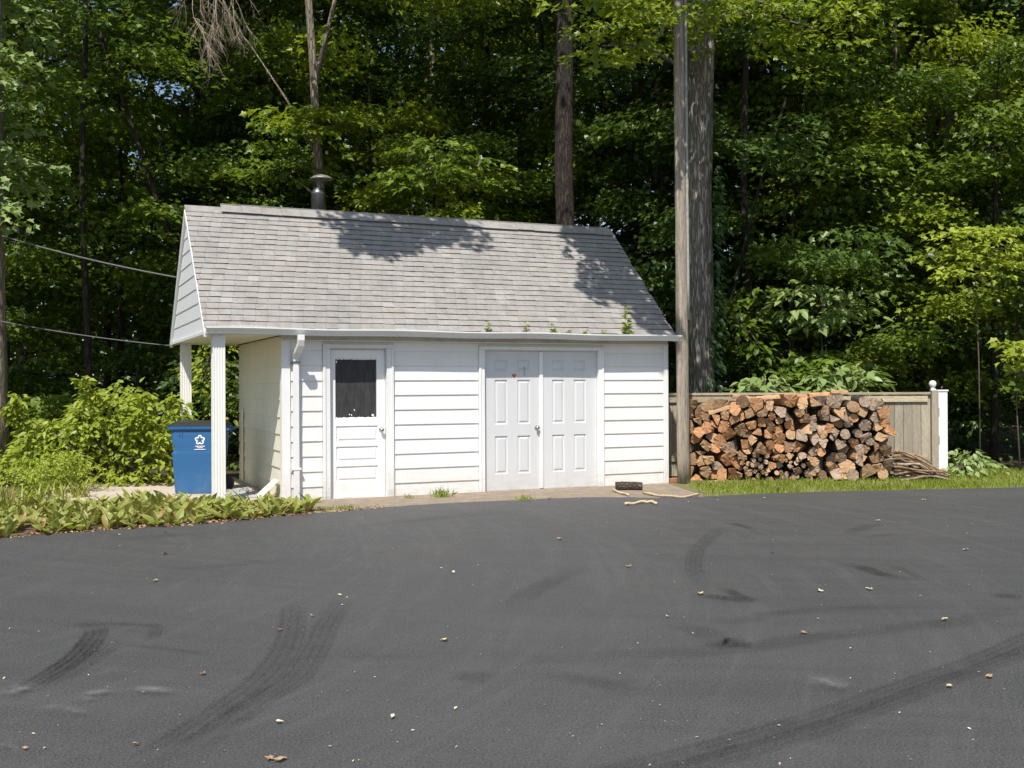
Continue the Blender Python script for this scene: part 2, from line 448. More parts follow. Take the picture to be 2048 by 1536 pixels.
def asphalt():
    m, nt, b, _ = new_mat('sealed_asphalt')
    w = coords(nt)
    def swirl(cx_, cy_, kr, kt, sc):                     # brush streaks that sweep round a point
        tc = N(nt, "TexCoord"); sp = N(nt, "SeparateXYZ"); L(nt, tc.outputs["Object"], sp.inputs[0])
        dx, dy = math_(nt, 'SUBTRACT', sp.outputs[0], cx_), math_(nt, 'SUBTRACT', sp.outputs[1], cy_)
        r = math_(nt, 'SQRT', math_(nt, 'ADD', math_(nt, 'MULTIPLY', dx, dx), math_(nt, 'MULTIPLY', dy, dy)))
        th = math_(nt, 'ARCTAN2', dx, math_(nt, 'MULTIPLY', dy, -1.0))
        cb = N(nt, "CombineXYZ"); L(nt, math_(nt, 'MULTIPLY', r, kr), cb.inputs[0]); L(nt, math_(nt, 'MULTIPLY', th, kt), cb.inputs[1])
        return noise(nt, cb.outputs[0], sc, 6, 0.68, 0.9)
    s1 = swirl(4.0, 24.0, 3.0, 5.0, 1.0); s2 = swirl(-9.0, 9.0, 4.0, 4.0, 1.2)
    wl = noise(nt, coords(nt, (0.3, 0.8, 1), rot=(0, 0, 0.25)), 1.1, 6, 0.62, 1.4)
    blot = noise(nt, w, 0.7, 6, 0.65); mot = noise(nt, w, 9, 6, 0.7)
    g = noise(nt, w, 85, 4, 0.8); g2 = noise(nt, w, 210, 2, 0.6)
    c = mix(nt, ramp(nt, wl, [(0.3, 0), (0.7, 1)]), (0.037, 0.039, 0.044), (0.057, 0.058, 0.061))
    c = mix(nt, ramp(nt, blot, [(0.42, 0), (0.7, 0.75)]), c, (0.070, 0.064, 0.060))
    c = mix(nt, ramp(nt, s1, [(0.40, 0.8), (0.56, 0)]), c, (0.034, 0.035, 0.038))
    c = mix(nt, ramp(nt, s2, [(0.50, 0), (0.66, 0.6)]), c, (0.086, 0.085, 0.085))
    c = mix(nt, ramp(nt, mot, [(0.3, 0.5), (0.52, 0)]), c, (0.036, 0.036, 0.038))
    c = mix(nt, ramp(nt, g, [(0.38, 0), (0.68, 0.9)]), c, (0.14, 0.137, 0.132))
    c = mix(nt, ramp(nt, g, [(0.28, 0.85), (0.45, 0)]), c, (0.015, 0.015, 0.016))
    c = mix(nt, ramp(nt, g2, [(0.63, 0), (0.70, 0.8)]), c, (0.24, 0.23, 0.21))
    L(nt, c, b.inputs["Base Color"])
    L(nt, ramp(nt, math_(nt, 'ADD', math_(nt, 'MULTIPLY', wl, 0.5), math_(nt, 'MULTIPLY', s1, 0.5)), [(0.35, 0.50), (0.65, 0.70)]), b.inputs["Roughness"])
    b.inputs["Specular IOR Level"].default_value = 0.36
    bump(nt, b, math_(nt, 'ADD', g, math_(nt, 'MULTIPLY', g2, 0.5)), 0.9, 0.010)
    return m
M['asphalt'] = asphalt()

ground = sheet('ground', [(-300, -300), (300, -300), (300, 300), (-300, 300)], 0.0, M['earth'])
EDGE = [(-500, 1130), (-200, 1100), (0, 1079), (110, 1069), (230, 1061), (360, 1053), (480, 1043), (600, 1031), (660, 1026), (760, 1017), (870, 1009), (979, 1004), (1090, 999),
        (1166, 996), (1240, 996), (1310, 997), (1398, 995), (1500, 990), (1632, 985), (1760, 982), (1960, 978), (2200, 972), (2500, 966)]
edge = []
for i in range(len(EDGE) - 1):
    for k in range(5):
        t = k / 5
        p = gnd(EDGE[i][0] * (1 - t) + EDGE[i + 1][0] * t, EDGE[i][1] * (1 - t) + EDGE[i + 1][1] * t)
        edge.append((p.x + R.uniform(-.015, .015), p.y + R.uniform(-.02, .02)))
edge.append(tuple(gnd(*EDGE[-1]))[:2])
def edge_y(x):
    for a, b in zip(edge, edge[1:]):
        if a[0] <= x <= b[0]: return a[1] + (b[1] - a[1]) * (x - a[0]) / max(1e-6, b[0] - a[0])
    return edge[0][1] if x < edge[0][0] else edge[-1][1]
driveway = sheet('driveway', edge + [(40, edge[-1][1] + 1), (40, -40), (-40, -40), (-40, edge[0][1] - 1.5)], 0.012, M['asphalt'])

# ------------------------------------------------------------------ the shed
TH, X0, Y0 = 0.415, -3.0236, 14.1575
SH = Matrix.Translation((X0, Y0, 0)) @ Matrix.Rotation(TH, 4, 'Z')
def S(u, n, z): return SH @ Vector((u, -n, z))
shed = empty('garden_shed', (X0, Y0, 0), TH)
tag(shed, 'small white clapboard shed with grey shingle roof and side porch beside the driveway', 'shed')
LEN, DEP, WT = 5.927, 3.44, 2.20
UP, UR = -1.034, 5.94
OE, ZE, NRG, ZR = 0.215, 2.285, 1.755, 4.124        # eave overhang, eave height, ridge setback, ridge height (local y = -n)
# core walls (butted, doors recessed in front wall)
wall = MB()
wall.box(0.0, LEN, 0.14, 0.2, -0.02, WT); wall.box(0.0, LEN, DEP - .1, DEP, -.02, WT)
wall.box(0.0, 0.1, 0.2, DEP - .1, -.02, WT); wall.box(LEN - .1, LEN, 0.2, DEP - .1, -.02, WT)
D1, W1, D2, W2, DH = 0.618, 0.795, 2.868, 1.847, 2.03
for a, b_ in ((0.0, D1 - .02), (D1 + W1 + .02, D2 - .02), (D2 + W2 + .02, LEN)):
    wall.box(a, b_, 0.012, 0.138, -.02, WT)
for a, b_ in ((D1 - .02, D1 + W1 + .02), (D2 - .02, D2 + W2 + .02)):
    wall.box(a + .001, b_ - .001, 0.012, 0.138, DH + .02, WT)
wall = wall.build('wall', M['side'], shed)
def lap(name, x0, x1, z0, z1, mat, parent, side=False, wob=0.0):
    """one clapboard: proud at its lower edge"""
    t0, t1 = 0.020, 0.005
    mb = MB(); a, b_ = R.uniform(-wob, wob), R.uniform(-wob, wob)
    if not side:
        prof = [(0.0, 0), (-t0, 0), (-t0 - .001, .006), (-t1, z1 - z0 + .012), (0.0, z1 - z0 + .012)]
        vs = [(x0, 0.011 + p[0], z0 + a + p[1]) for p in prof] + [(x1, 0.011 + p[0], z0 + b_ + p[1]) for p in prof]
    else:
        prof = [(0.0, 0), (-t0, 0), (-t0 - .001, .006), (-t1, z1 - z0 + .012), (0.0, z1 - z0 + .012)]
        vs = [(-0.001 + p[0], x0, z0 + a + p[1]) for p in prof] + [(-0.001 + p[0], x1, z0 + b_ + p[1]) for p in prof]
    mb.add(vs, [(0, 1, 2, 3, 4), (9, 8, 7, 6, 5)] + [(i, (i + 1) % 5, 5 + (i + 1) % 5, 5 + i) for i in range(5)])
    if not side:
        xx = x0 + .12
        while xx < x1 - .05:
            zc = z0 + .035; k = 6
            yy = 0.011 - t0 + (t0 - t1) * (zc - z0) / (z1 - z0) - .0016
            mb.add([(xx + .0055 * math.cos(6.283 * i / k), yy, zc + .0055 * math.sin(6.283 * i / k)) for i in range(k)], [tuple(range(k))])
            xx += .405
    return mb.build(name, mat, parent)
ZL = [1.807 + 0.2034 - 0.2034 * k for k in range(11)]
for a, b_ in ((0.085, D1 - .105), (D1 + W1 + .105, D2 - .095), (D2 + W2 + .095, LEN - .075)):
    for k, z in enumerate(ZL):
        lap('siding_board', a, b_, max(z, -.03), min(z + 0.2034, 2.13), M['white'], wall, wob=0.0025)
for z in [1.567 + .228 * 2 - .2272 * k for k in range(10)]:
    spl = R.choice([1.4, 2.0, 2.6, 9])
    for a, b_ in (((0.03, DEP),) if spl > 5 else ((0.03, spl - .001), (spl + .001, DEP))):
        lap('siding_board', a, b_, max(z, .01), min(z + .2272, 2.19), M['side'], wall, side=True, wob=0.003)
# trim
for a, b_ in ((0.0, 0.08), (LEN - .07, LEN + .012)):
    MB().box(a - .034 if a == 0 else a, b_, -0.024, 0.0105, -.03, 2.13).build('corner_board', M['white_trim'], shed, bevel=.003)
MB().box(-.034, -.002, 0.0115, 0.1, .0, 2.13).build('corner_board', M['side'], shed, bevel=.003)
MB().box(-.034, LEN + .012, -0.02, 0.0105, 2.132, 2.235).build('frieze_board', M['frieze'], shed, bevel=.003)
MB().box(-.036, LEN + .014, -0.034, -0.0205, 2.132, 2.150).build('frieze_moulding', M['white_trim'], shed, bevel=.003)
# casings
def casing(x0, x1, head, w, name):
    mb = MB()
    for a, b_ in ((x0 - w, x0), (x1, x1 + w)):
        mb.box(a, b_, -.028, .010, -.03, head)
    mb.box(x0 - w, x1 + w, -.030, .010, head + .001, head + w * .55)
    mb.box(x0 - w * 0.95, x0 - w * .62, -.040, -.0285, -.02, head - .001); mb.box(x1 + w * .62, x1 + w * .95, -.040, -.0285, -.02, head - .001)
    mb.box(x0 - w * 0.95, x1 + w * .95, -.044, -.0305, head + w * .3, head + w * .5)
    # jamb returns
    mb.box(x0 - .018, x0, .0105, .135, -.02, head); mb.box(x1, x1 + .018, .0105, .135, -.02, head); mb.box(x0 + .001, x1 - .001, .0105, .135, head - .012, head)
    return mb.build(name, M['white_trim'], shed, bevel=.003)
casing(D1, D1 + W1, DH + .012, .10, 'door_casing')
casing(D2, D2 + W2, DH + .012, .09, 'door_casing')

def panel_door(name, x0, x1, z0, z1, ydoor, panels, mat, parent, holes=()):
    """a slab with sunk and fielded panels; returns the object"""
    xs = sorted({x0, x1} | {p[0] for p in panels} | {p[1] for p in panels} | {p[0] for p in holes} | {p[1] for p in holes})
    zs = sorted({z0, z1} | {p[2] for p in panels} | {p[3] for p in panels} | {p[2] for p in holes} | {p[3] for p in holes})
    mb = MB()
    allp = list(panels) + list(holes)
    for i in range(len(xs) - 1):
        for j in range(len(zs) - 1):
            cx_, cz = (xs[i] + xs[i + 1]) / 2, (zs[j] + zs[j + 1]) / 2
            if any(p[0] < cx_ < p[1] and p[2] < cz < p[3] for p in allp): continue
            mb.add([(xs[i], ydoor, zs[j]), (xs[i + 1], ydoor, zs[j]), (xs[i + 1], ydoor, zs[j + 1]), (xs[i], ydoor, zs[j + 1])], [(0, 1, 2, 3)])
    bm = bmesh.new()
    for a, b_, c, d in panels:                          # ogee: down into a groove, up on to the field
        rings = [(0, 0), (.012, .016), (.022, .016), (.045, .005)]
        prev = None; vs = []; fs = []
        for ins, dep in rings:
            k = len(vs)
            vs += [(a + ins, ydoor + dep, c + ins), (b_ - ins, ydoor + dep, c + ins), (b_ - ins, ydoor + dep, d - ins), (a + ins, ydoor + dep, d - ins)]
            if prev is not None:
                for q in range(4): fs.append((prev + q, prev + (q + 1) % 4, k + (q + 1) % 4, k + q))
            prev = k
        fs.append((prev, prev + 1, prev + 2, prev + 3))
        mb.add(vs, fs)
    for a, b_, c, d in holes:                           # glazing rebate
        vs = [(a, ydoor, c), (b_, ydoor, c), (b_, ydoor, d), (a, ydoor, d), (a, ydoor + .03, c), (b_, ydoor + .03, c), (b_, ydoor + .03, d), (a, ydoor + .03, d)]
        mb.add(vs, [(q, (q + 1) % 4, 4 + (q + 1) % 4, 4 + q) for q in range(4)])
    # edges and back
    y2 = ydoor + .042
    mb.add([(x0, ydoor, z0), (x1, ydoor, z0), (x1, ydoor, z1), (x0, ydoor, z1), (x0, y2, z0), (x1, y2, z0), (x1, y2, z1), (x0, y2, z1)],
           [(0, 4, 5, 1), (1, 5, 6, 2), (2, 6, 7, 3), (3, 7, 4, 0)] + ([(4, 7, 6, 5)]))
    bm.free()
    return mb.build(name, mat, parent)

def knob(parent, x, y, z):
    mb = MB()
    prof = [(0.0, 0), (.034, 0), (.034, .006), (.014, .012), (.013, .03), (.027, .04), (.031, .052), (.026, .064), (.012, .070), (0.0, .071)]
    mb.lathe(prof, n=20)
    mb.v = [(x + p[0], y - p[2], z + p[1]) for p in mb.v]
    return mb.build('door_knob', M['knob'], parent, smooth=True)

def glass_mat():
    m, nt, b, _ = new_mat('dusty_dark_pane')
    w = coords(nt)
    n1 = noise(nt, coords(nt, (9, 1, 1.2)), 2.6, 5, 0.6, 1.5); n2 = noise(nt, w, 9, 5, 0.6)
    c = mix(nt, math_(nt, 'MULTIPLY', ramp(nt, n1, [(0.3, 0.25), (0.75, 1)]), ramp(nt, n2, [(0.2, 0.6), (0.8, 1)])), (0.016, 0.016, 0.017), (0.078, 0.077, 0.077))
    spots = noise(nt, w, 38, 2, 0.5)
    c = mix(nt, ramp(nt, spots, [(0.80, 0), (0.81, 1)]), c, (0.6, 0.6, 0.58))
    L(nt, c, b.inputs["Base Color"]); b.inputs["Roughness"].default_value = 0.35; b.inputs["Specular IOR Level"].default_value = 0.18
    return m
M['pane'] = glass_mat()
x0, x1 = D1 + .006, D1 + W1 - .006
gx0, gx1 = x0 + .085, x1 - .118
door1 = panel_door('entry_door', x0, x1, .012, DH - .004, 0.060, [(gx0 + .01, gx1 + .02, .765, .985), (gx0 + .01, gx1 + .02, .495, .705), (gx0 + .01, gx1 + .02, .225, .435)], M['door_white'], shed, holes=[(gx0, gx1, 1.085, 1.905)])
MB().box(gx0 + .0015, gx1 - .0015, .082, .088, 1.087, 1.903).build('window_pane', M['pane'], door1)
mb = MB()                                             # uneven old putty round the pane
for a, b_, c, d in ((gx0, gx1, 1.0865, 1.100), (gx0, gx1, 1.892, 1.9035)):
    n = 22
    for i in range(n):
        xa, xb = a + .0015 + (b_ - a - .003) * i / n, a + .0015 + (b_ - a - .003) * (i + 1) / n
        mb.box(xa, xb, .0765, .0815, c if c < 1.5 else c + R.uniform(-.004, .004), d + R.uniform(-.004, .006) if c < 1.5 else d)
mb.build('putty', M['door_white'], door1)
mb = MB()
for (px, pz, s) in ((gx0 + .022, 1.86, .016), (gx1 - .05, 1.125, .022), (gx0 + .27, 1.20, .012), (gx0 + .2, 1.14, .013), (gx0 + .23, 1.135, .012)):
    k = 7
    mb.add([(px + s * math.cos(6.283 * i / k) * R.uniform(.5, 1), .0812, pz + s * 1.2 * math.sin(6.283 * i / k) * R.uniform(.5, 1.1)) for i in range(k)], [tuple(range(k))])
mb.build('paint_splash', M['door_white'], door1)
knob(door1, x1 - .055, .060, .925)
# steel double doors
dl = (W2 - .012) / 2
for side in (0, 1):
    a = D2 + .004 + side * (dl + .004); b_ = a + dl
    w = b_ - a
    xa, xb, xc, xd = a + w * .195, a + w * .415, a + w * .585, a + w * .81
    pans = []
    for p0, p1 in ((xa, xb), (xc, xd)):
        pans += [(p0, p1, 1.735, 1.895), (p0, p1, .965, 1.61), (p0, p1, .245, .795)]
    d = panel_door('steel_door', a, b_, .014, DH - .003, .045, pans, M['door_grey'], shed)
    if side == 0:
        MB().box(b_ - .032, b_ + .024, .022, .0445, .016, DH - .01).build('astragal', M['white_trim'], d, bevel=.003)
        knob(d, b_ - .075, .045, .905)
        mb = MB()                                      # small faded heart-like emblem
        cx_, cz = a + .485, 1.665
        ol = [(-.034, .022), (-.02, .032), (0, .026), (.02, .032), (.034, .022), (.03, .002), (.012, -.018), (0, -.03), (-.012, -.018), (-.03, .002)]
        mb.prism(ol, lambda p, t: (cx_ + p[0], t, cz + p[1]), .043, .0445)
        mb.build('emblem_sticker', M['sticker'], d)
        MB().tube([(a + .645, .040, 1.80), (a + .645, .038, 1.70), (a + .647, .041, 1.665)], .003, 5).build('wire_hook', M['cable'], d)
MB().box(D2 + .002, D2 + W2 - .002, .03, .136, -.02, .011).build('threshold', M['frieze'], shed)
MB().box(D1 + .002, D1 + W1 - .002, -.02, .136, -.02, .009).build('threshold', M['frieze'], shed)

# porch: soffit, posts, gable
soff = MB().box(UP + .01, LEN + .01, -OE + .03, .01 - .022, 2.236, 2.252).build('eave_soffit', M['cream'], shed)
nb = 12
for i in range(nb):
    ya = -0.019 + (DEP + .37 - .02) * i / nb; yb = -0.019 + (DEP + .37 - .02) * (i + 1) / nb
    MB().box(UP + .012, -.037, ya + .004, yb - .001, 2.210, 2.2345).build('soffit_board', M['cream'], soff, bevel=.002)
def post(u, y, w=.155):
    mb = MB(); prof = []
    h = w / 2; fl = 4
    def side_pts(flip):
        pts = [(-h, -h)]
        st = w / (fl * 2 + 1)
        for i in range(fl):
            x = -h + st * (2 * i + 1)
            pts += [(x, -h), (x + st * .2, -h + .007), (x + st * .8, -h + .007), (x + st, -h)]
        return pts
    for q in range(4):
        c, s = math.cos(q * math.pi / 2), math.sin(q * math.pi / 2)
        prof += [(c * x - s * yy, s * x + c * yy) for x, yy in side_pts(0)]
    mb.prism(prof, lambda p, t: (u + p[0], y + p[1], t), .0, 2.2085)
    return mb.build('porch_post', M['post'], shed)
post(-.864, -.10); post(-.864, 3.27)
SL = (ZR - ZE) / (NRG + OE)                            # roof rise per metre
YB = 2 * NRG + OE                                      # rear eave (local y)
gable = MB()
gable.add([(UP + .03, -OE + .04, 2.236), (UP + .03, YB - .04, 2.236), (UP + .03, NRG, ZR - .10), (UP + .06, -OE + .04, 2.236), (UP + .06, YB - .04, 2.236), (UP + .06, NRG, ZR - .10)],
          [(0, 1, 2), (5, 4, 3), (0, 3, 4, 1), (1, 4, 5, 2), (2, 5, 3, 0)])
gable.add([(LEN - .03, -OE + .04, 2.236), (LEN - .03, YB - .04, 2.236), (LEN - .03, NRG, ZR - .10), (LEN, -OE + .04, 2.236), (LEN, YB - .04, 2.236), (LEN, NRG, ZR - .10)],
          [(0, 1, 2), (5, 4, 3), (0, 3, 4, 1), (1, 4, 5, 2), (2, 5, 3, 0)])
gable = gable.build('gable', M['vinyl'], shed)
zz = 2.24; ex = .205
def gy(z):                                             # half width limits of the gable at height z
    return -OE + .05 + (z - 2.24) / SL, YB - .05 - (z - 2.24) / SL
while zz < ZR - .22:
    zt = min(zz + ex, ZR - .13)
    a0, b0 = gy(zz); a1, b1 = gy(zt)
    x_o, x_i = UP + .008, UP + .024
    vs = [(x_o, a0, zz), (x_o, b0, zz), (x_i - .006, b1, zt), (x_i - .006, a1, zt), (UP + .029, a0, zz), (UP + .029, b0, zz), (UP + .029, b1, zt), (UP + .029, a1, zt)]
    MB().add(vs, [(0, 3, 2, 1), (4, 5, 6, 7), (0, 1, 5, 4), (1, 2, 6, 5), (2, 3, 7, 6), (3, 0, 4, 7)]).build('gable_board', M['vinyl'], gable)
    zz += ex
# rake boards and the trim under the gable
for ya, yb in ((-OE, NRG), (YB, NRG)):
    sg = 1 if yb > ya else -1
    vs = []
    for (xx) in (UP - .022, UP + .0295):
        vs += [(xx, ya, ZE - .045), (xx, yb - sg * .001, ZR - .045), (xx, yb - sg * .001, ZR - .045 - .10), (xx, ya + sg * .015, ZE - .125)]
    MB().add(vs, [(0, 1, 2, 3), (7, 6, 5, 4), (0, 4, 5, 1), (1, 5, 6, 2), (2, 6, 7, 3), (3, 7, 4, 0)]).build('rake_board', M['vinyl'], shed, bevel=.002)
MB().box(UP - .02, UP + .009, -OE + .02, YB - .02, 2.195, 2.2375).build('gable_trim', M['vinyl'], shed, bevel=.003)
MB().box(UP + .012, -.037, -.20, -.021, 2.203, 2.234).build('porch_beam', M['cream'], shed, bevel=.003)

# roof
def roofp(u, d, up, rear=False):
    """d metres up the slope from the eave, `up` metres off the deck"""
    cl = 1 / math.hypot(1, SL); sl_ = SL * cl
    y = -OE + d * cl - up * sl_
    z = ZE + d * sl_ + up * cl
    return (u, (YB - OE - y) if rear else y, z)
SLOPE = math.hypot(NRG + OE, ZR - ZE)
def shingle_mat():
    m, nt, b, _ = new_mat('asphalt_shingle')
    g = N(nt, "NewGeometry"); oi = N(nt, "ObjectInfo")
    f = math_(nt, 'FRACT', math_(nt, 'ADD', g.outputs["Random Per Island"], math_(nt, 'MULTIPLY', oi.outputs["Random"], 7.31)))
    c = ramp(nt, f, [(0.0, (0.262, 0.242, 0.222)), (0.18, (0.282, 0.257, 0.236)), (0.36, (0.268, 0.248, 0.232)), (0.55, (0.295, 0.265, 0.24)), (0.72, (0.278, 0.266, 0.252)), (0.86, (0.302, 0.288, 0.27)), (0.96, (0.335, 0.328, 0.318))], 'CONSTANT')
    tc = N(nt, "TexCoord")
    w = N(nt, "VectorMath", operation='ADD'); L(nt, tc.outputs["Object"], w.inputs[0]); L(nt, oi.outputs["Location"], w.inputs[1])
    gr = noise(nt, w.outputs[0], 210, 3, 0.7); st = noise(nt, w.outputs[0], 7, 5, 0.65)
    c = mix(nt, ramp(nt, gr, [(0.3, 0.05), (0.7, 0.6)]), c, (0.46, 0.44, 0.42))
    c = mix(nt, ramp(nt, gr, [(0.25, 0.5), (0.45, 0.0)]), c, (0.10, 0.094, 0.088))
    c = mix(nt, ramp(nt, st, [(0.46, 0.0), (0.72, 0.5)]), c, (0.17, 0.165, 0.155))
    ns = noise(nt, g.outputs["Position"], 1.1, 7, 0.7); ns2 = noise(nt, g.outputs["Position"], 5.5, 6, 0.7)
    c = mix(nt, ramp(nt, ns, [(0.42, 0.0), (0.68, 0.45)]), c, (0.185, 0.182, 0.176))
    c = mix(nt, ramp(nt, ns2, [(0.5, 0.0), (0.7, 0.5)]), c, (0.40, 0.392, 0.375))
    L(nt, c, b.inputs["Base Color"]); b.inputs["Roughness"].default_value = 0.9; b.inputs["Specular IOR Level"].default_value = 0.2
    bump(nt, b, gr, 0.7, 0.008)
    return m
M['shingle'] = shingle_mat()
M['shingle_edge'] = flat('shingle_butt_edge', (0.055, 0.042, 0.036), .9)
roof = MB()
for rear in (False, True):
    vs = [roofp(UP - .01, .0, -.03, rear), roofp(UR, .0, -.03, rear), roofp(UR, SLOPE, -.03, rear), roofp(UP - .01, SLOPE, -.03, rear),
          roofp(UP - .01, .0, .0, rear), roofp(UR, .0, .0, rear), roofp(UR, SLOPE, .0, rear), roofp(UP - .01, SLOPE, .0, rear)]
    roof.add(vs, [(0, 3, 2, 1), (4, 5, 6, 7), (0, 1, 5, 4), (1, 2, 6, 5), (2, 3, 7, 6), (3, 0, 4, 7)])
roof = roof.build('roof', M['shingle'], shed)
EXPO = SLOPE / 22
TABW = .1575
pieces = []
for c in range(22):
    off = (c % 2) * TABW / 2 + R.uniform(-.012, .012)
    u = UP - .018 - off - (c % 3) * .05
    sag_ = R.uniform(-.003, .003)
    while u < UR + .01:
        a, b_ = max(u + .0016, UP - .02), min(u + TABW - .0016, UR + .012)
        if b_ - a > .03: pieces.append((c, a, b_, sag_))
        u += TABW
def tab_verts(c, a, b_, sg, rear=False, origin=(0, 0, 0)):
    d0 = c * EXPO + sg + R.uniform(-.004, .004) - (.012 if c == 0 else 0); d1 = min(d0 + EXPO + .02, SLOPE)
    lift = R.uniform(.012, .019); cw = R.uniform(0, .004)
    v = [roofp(a, d0, .0015, rear), roofp(b_, d0, .0015, rear), roofp(b_, d1, .001, rear), roofp(a, d1, .001, rear),
         roofp(a, d0, lift, rear), roofp(b_, d0 + .0, lift + cw, rear), roofp(b_, d1, .004, rear), roofp(a, d1, .004, rear)]
    return [tuple(p[i] - origin[i] for i in range(3)) for p in v]
TABF = [(0, 3, 2, 1), (4, 5, 6, 7), (0, 1, 5, 4), (1, 2, 6, 5), (2, 3, 7, 6), (3, 0, 4, 7)]
pieces.sort(key=lambda p: S(0.5 * (p[1] + p[2]), OE - p[0] * EXPO * .75, ZE + p[0] * EXPO * .66).y)
rest = MB(); SHM = [M['shingle'], M['shingle_edge']]
for i, (c, a, b_, sg) in enumerate(pieces):
    if i < 300:
        org = roofp(0.5 * (a + b_), c * EXPO, 0)
        mbt = MB().add(tab_verts(c, a, b_, sg, origin=org), TABF); mbt.m[2] = 1; mbt.build('shingle', SHM, roof, loc=org)
    else:
        rest.add(tab_verts(c, a, b_, sg), TABF); rest.m[-4] = 1
for (c, a, b_, sg) in pieces:
    rest.add(tab_verts(c, a, b_, sg, rear=True), TABF)
tag(rest.build('shingle_courses', SHM, roof), kind='stuff')
# ridge caps and the raised ridge vent
cap = MB()
for rear in (False, True):
    vs = [roofp(UP - .02, SLOPE - .14, .008, rear), roofp(UR + .01, SLOPE - .14, .008, rear), roofp(UR + .01, SLOPE, .008, rear), roofp(UP - .02, SLOPE, .008, rear),
          roofp(UP - .02, SLOPE - .14, .016, rear), roofp(UR + .01, SLOPE - .14, .016, rear), roofp(UR + .01, SLOPE + .016, .016, rear), roofp(UP - .02, SLOPE + .016, .016, rear)]
    cap.add(vs, TABF)
cap.build('ridge_cap', M['shingle'], shed)
vent = MB()
for rear in (False, True):
    a, b_ = -.52, 5.70
    vs = [roofp(a, SLOPE - .12, .0165, rear), roofp(b_, SLOPE - .12, .0165, rear), roofp(b_, SLOPE + .02, .0165, rear), roofp(a, SLOPE + .02, .0165, rear),
          roofp(a, SLOPE - .12, .034, rear), roofp(b_, SLOPE - .12, .034, rear), roofp(b_, SLOPE + .034, .034, rear), roofp(a, SLOPE + .034, .034, rear)]
    vent.add(vs, TABF)
vent = vent.build('ridge_vent', M['dark'], shed)
u = -.55
while u < 5.70:
    w = .29
    mb = MB(); l0, l1 = R.uniform(.037, .042), R.uniform(.037, .042)
    for rear in (False, True):
        sgg = R.uniform(-.008, .008)
        vs = [roofp(u, SLOPE - .145 + sgg, l0 - .002, rear), roofp(u + w, SLOPE - .145 + sgg, l1 - .002, rear), roofp(u + w, SLOPE + .05, l1 - .002, rear), roofp(u, SLOPE + .05, l0 - .002, rear),
              roofp(u, SLOPE - .145 + sgg, l0 + .006, rear), roofp(u + w, SLOPE - .145 + sgg, l1 + .006, rear), roofp(u + w, SLOPE + .056, l1 + .006, rear), roofp(u, SLOPE + .056, l0 + .006, rear)]
        mb.add(vs, TABF)
    mb.build('ridge_shingle', M['shingle'], vent)
    u += w + .003
# gutter: K profile (y outwards is negative)
gp = [(-OE + .012, ZE - .012), (-OE + .012, ZE - .118), (-OE - .060, ZE - .118), (-OE - .066, ZE - .095), (-OE - .092, ZE - .062), (-OE - .104, ZE - .048), (-OE - .104, ZE - .030),
      (-OE - .098, ZE - .030), (-OE - .098, ZE - .044), (-OE - .086, ZE - .060), (-OE - .060, ZE - .092), (-OE - .056, ZE - .111), (-OE + .004, ZE - .111), (-OE + .004, ZE - .012)]
mb = MB(); n = len(gp)
SEG = 24; ulist = [UP - .005 + (UR + .10 - UP) * i / SEG for i in range(SEG + 1)]
vs = []
for i, uu in enumerate(ulist):
    dz = .006 * math.sin(i * .9) - .012 * (i / SEG)
    vs += [(uu, p[0], p[1] + dz + .035) for p in gp]
fs = []
for i in range(SEG):
    for k in range(n): fs.append((i * n + k, i * n + (k + 1) % n, (i + 1) * n + (k + 1) % n, (i + 1) * n + k))
mb.add(vs, fs)
for e in (0, SEG):                                     # end caps
    o_ = e * n; ends = [vs[o_ + k] for k in (0, 1, 2, 3, 4, 5, 6)]
    mb.add(ends, [tuple(range(7))])
gutter = mb.build('gutter', M['gutter'], shed)
mb = MB()                                              # mud and leaf litter lying in the gutter
mb.box(UP + .01, UR + .08, -OE - .052, -OE + .003, ZE - .074, ZE - .04)
mb.build('gutter_debris', M['bed_soil'], gutter)
MB().box(UP + .012, UR - .012, -OE + .0125, -OE + .03, ZE - .085, ZE - .035).build('fascia', M['white_trim'], shed)
# downspout with elbow
mb = MB()
def rect_path(mb, pts, w, d):
    vs, fs = [], []
    for i, (p, ang) in enumerate(pts):
        c, s = math.cos(ang), math.sin(ang)
        for (a, b_) in ((-w, -d), (w, -d), (w, d), (-w, d)):
            vs.append((p[0] + a, p[1] + b_ * c, p[2] + b_ * s))
    m_ = len(pts)
    for i in range(m_ - 1):
        for k in range(4): fs.append((i * 4 + k, i * 4 + (k + 1) % 4, (i + 1) * 4 + (k + 1) % 4, (i + 1) * 4 + k))
    fs += [(0, 1, 2, 3), tuple(range((m_ - 1) * 4, m_ * 4))]
    mb.add(vs, fs)
ud = .145
rect_path(mb, [((ud + .01, -.335, 2.20), 0), ((ud + .01, -.335, 2.13), 0), ((ud + .01, -.31, 2.07), .6), ((ud + .005, -.20, 2.0), .75), ((ud, -.11, 1.96), .6), ((ud, -.072, 1.90), 0)], .044, .032)
dsp = mb.build('downspout', M['gutter'], shed, bevel=.006)
mb = MB(); rect_path(mb, [((ud, -.070, 1.915), 0), ((ud, -.066, .9), 0), ((ud + .005, -.064, .02), 0)], .038, .028)
mb.build('downspout_pipe', M['white_trim'], dsp, bevel=.006)
MB().box(ud - .06, ud + .06, -.100, -.0265, .42, .45).build('strap', M['gutter'], dsp)
MB().box(ud - .052, ud + .052, -.104, -.0265, 1.83, 1.862).build('strap', M['steel'], dsp)
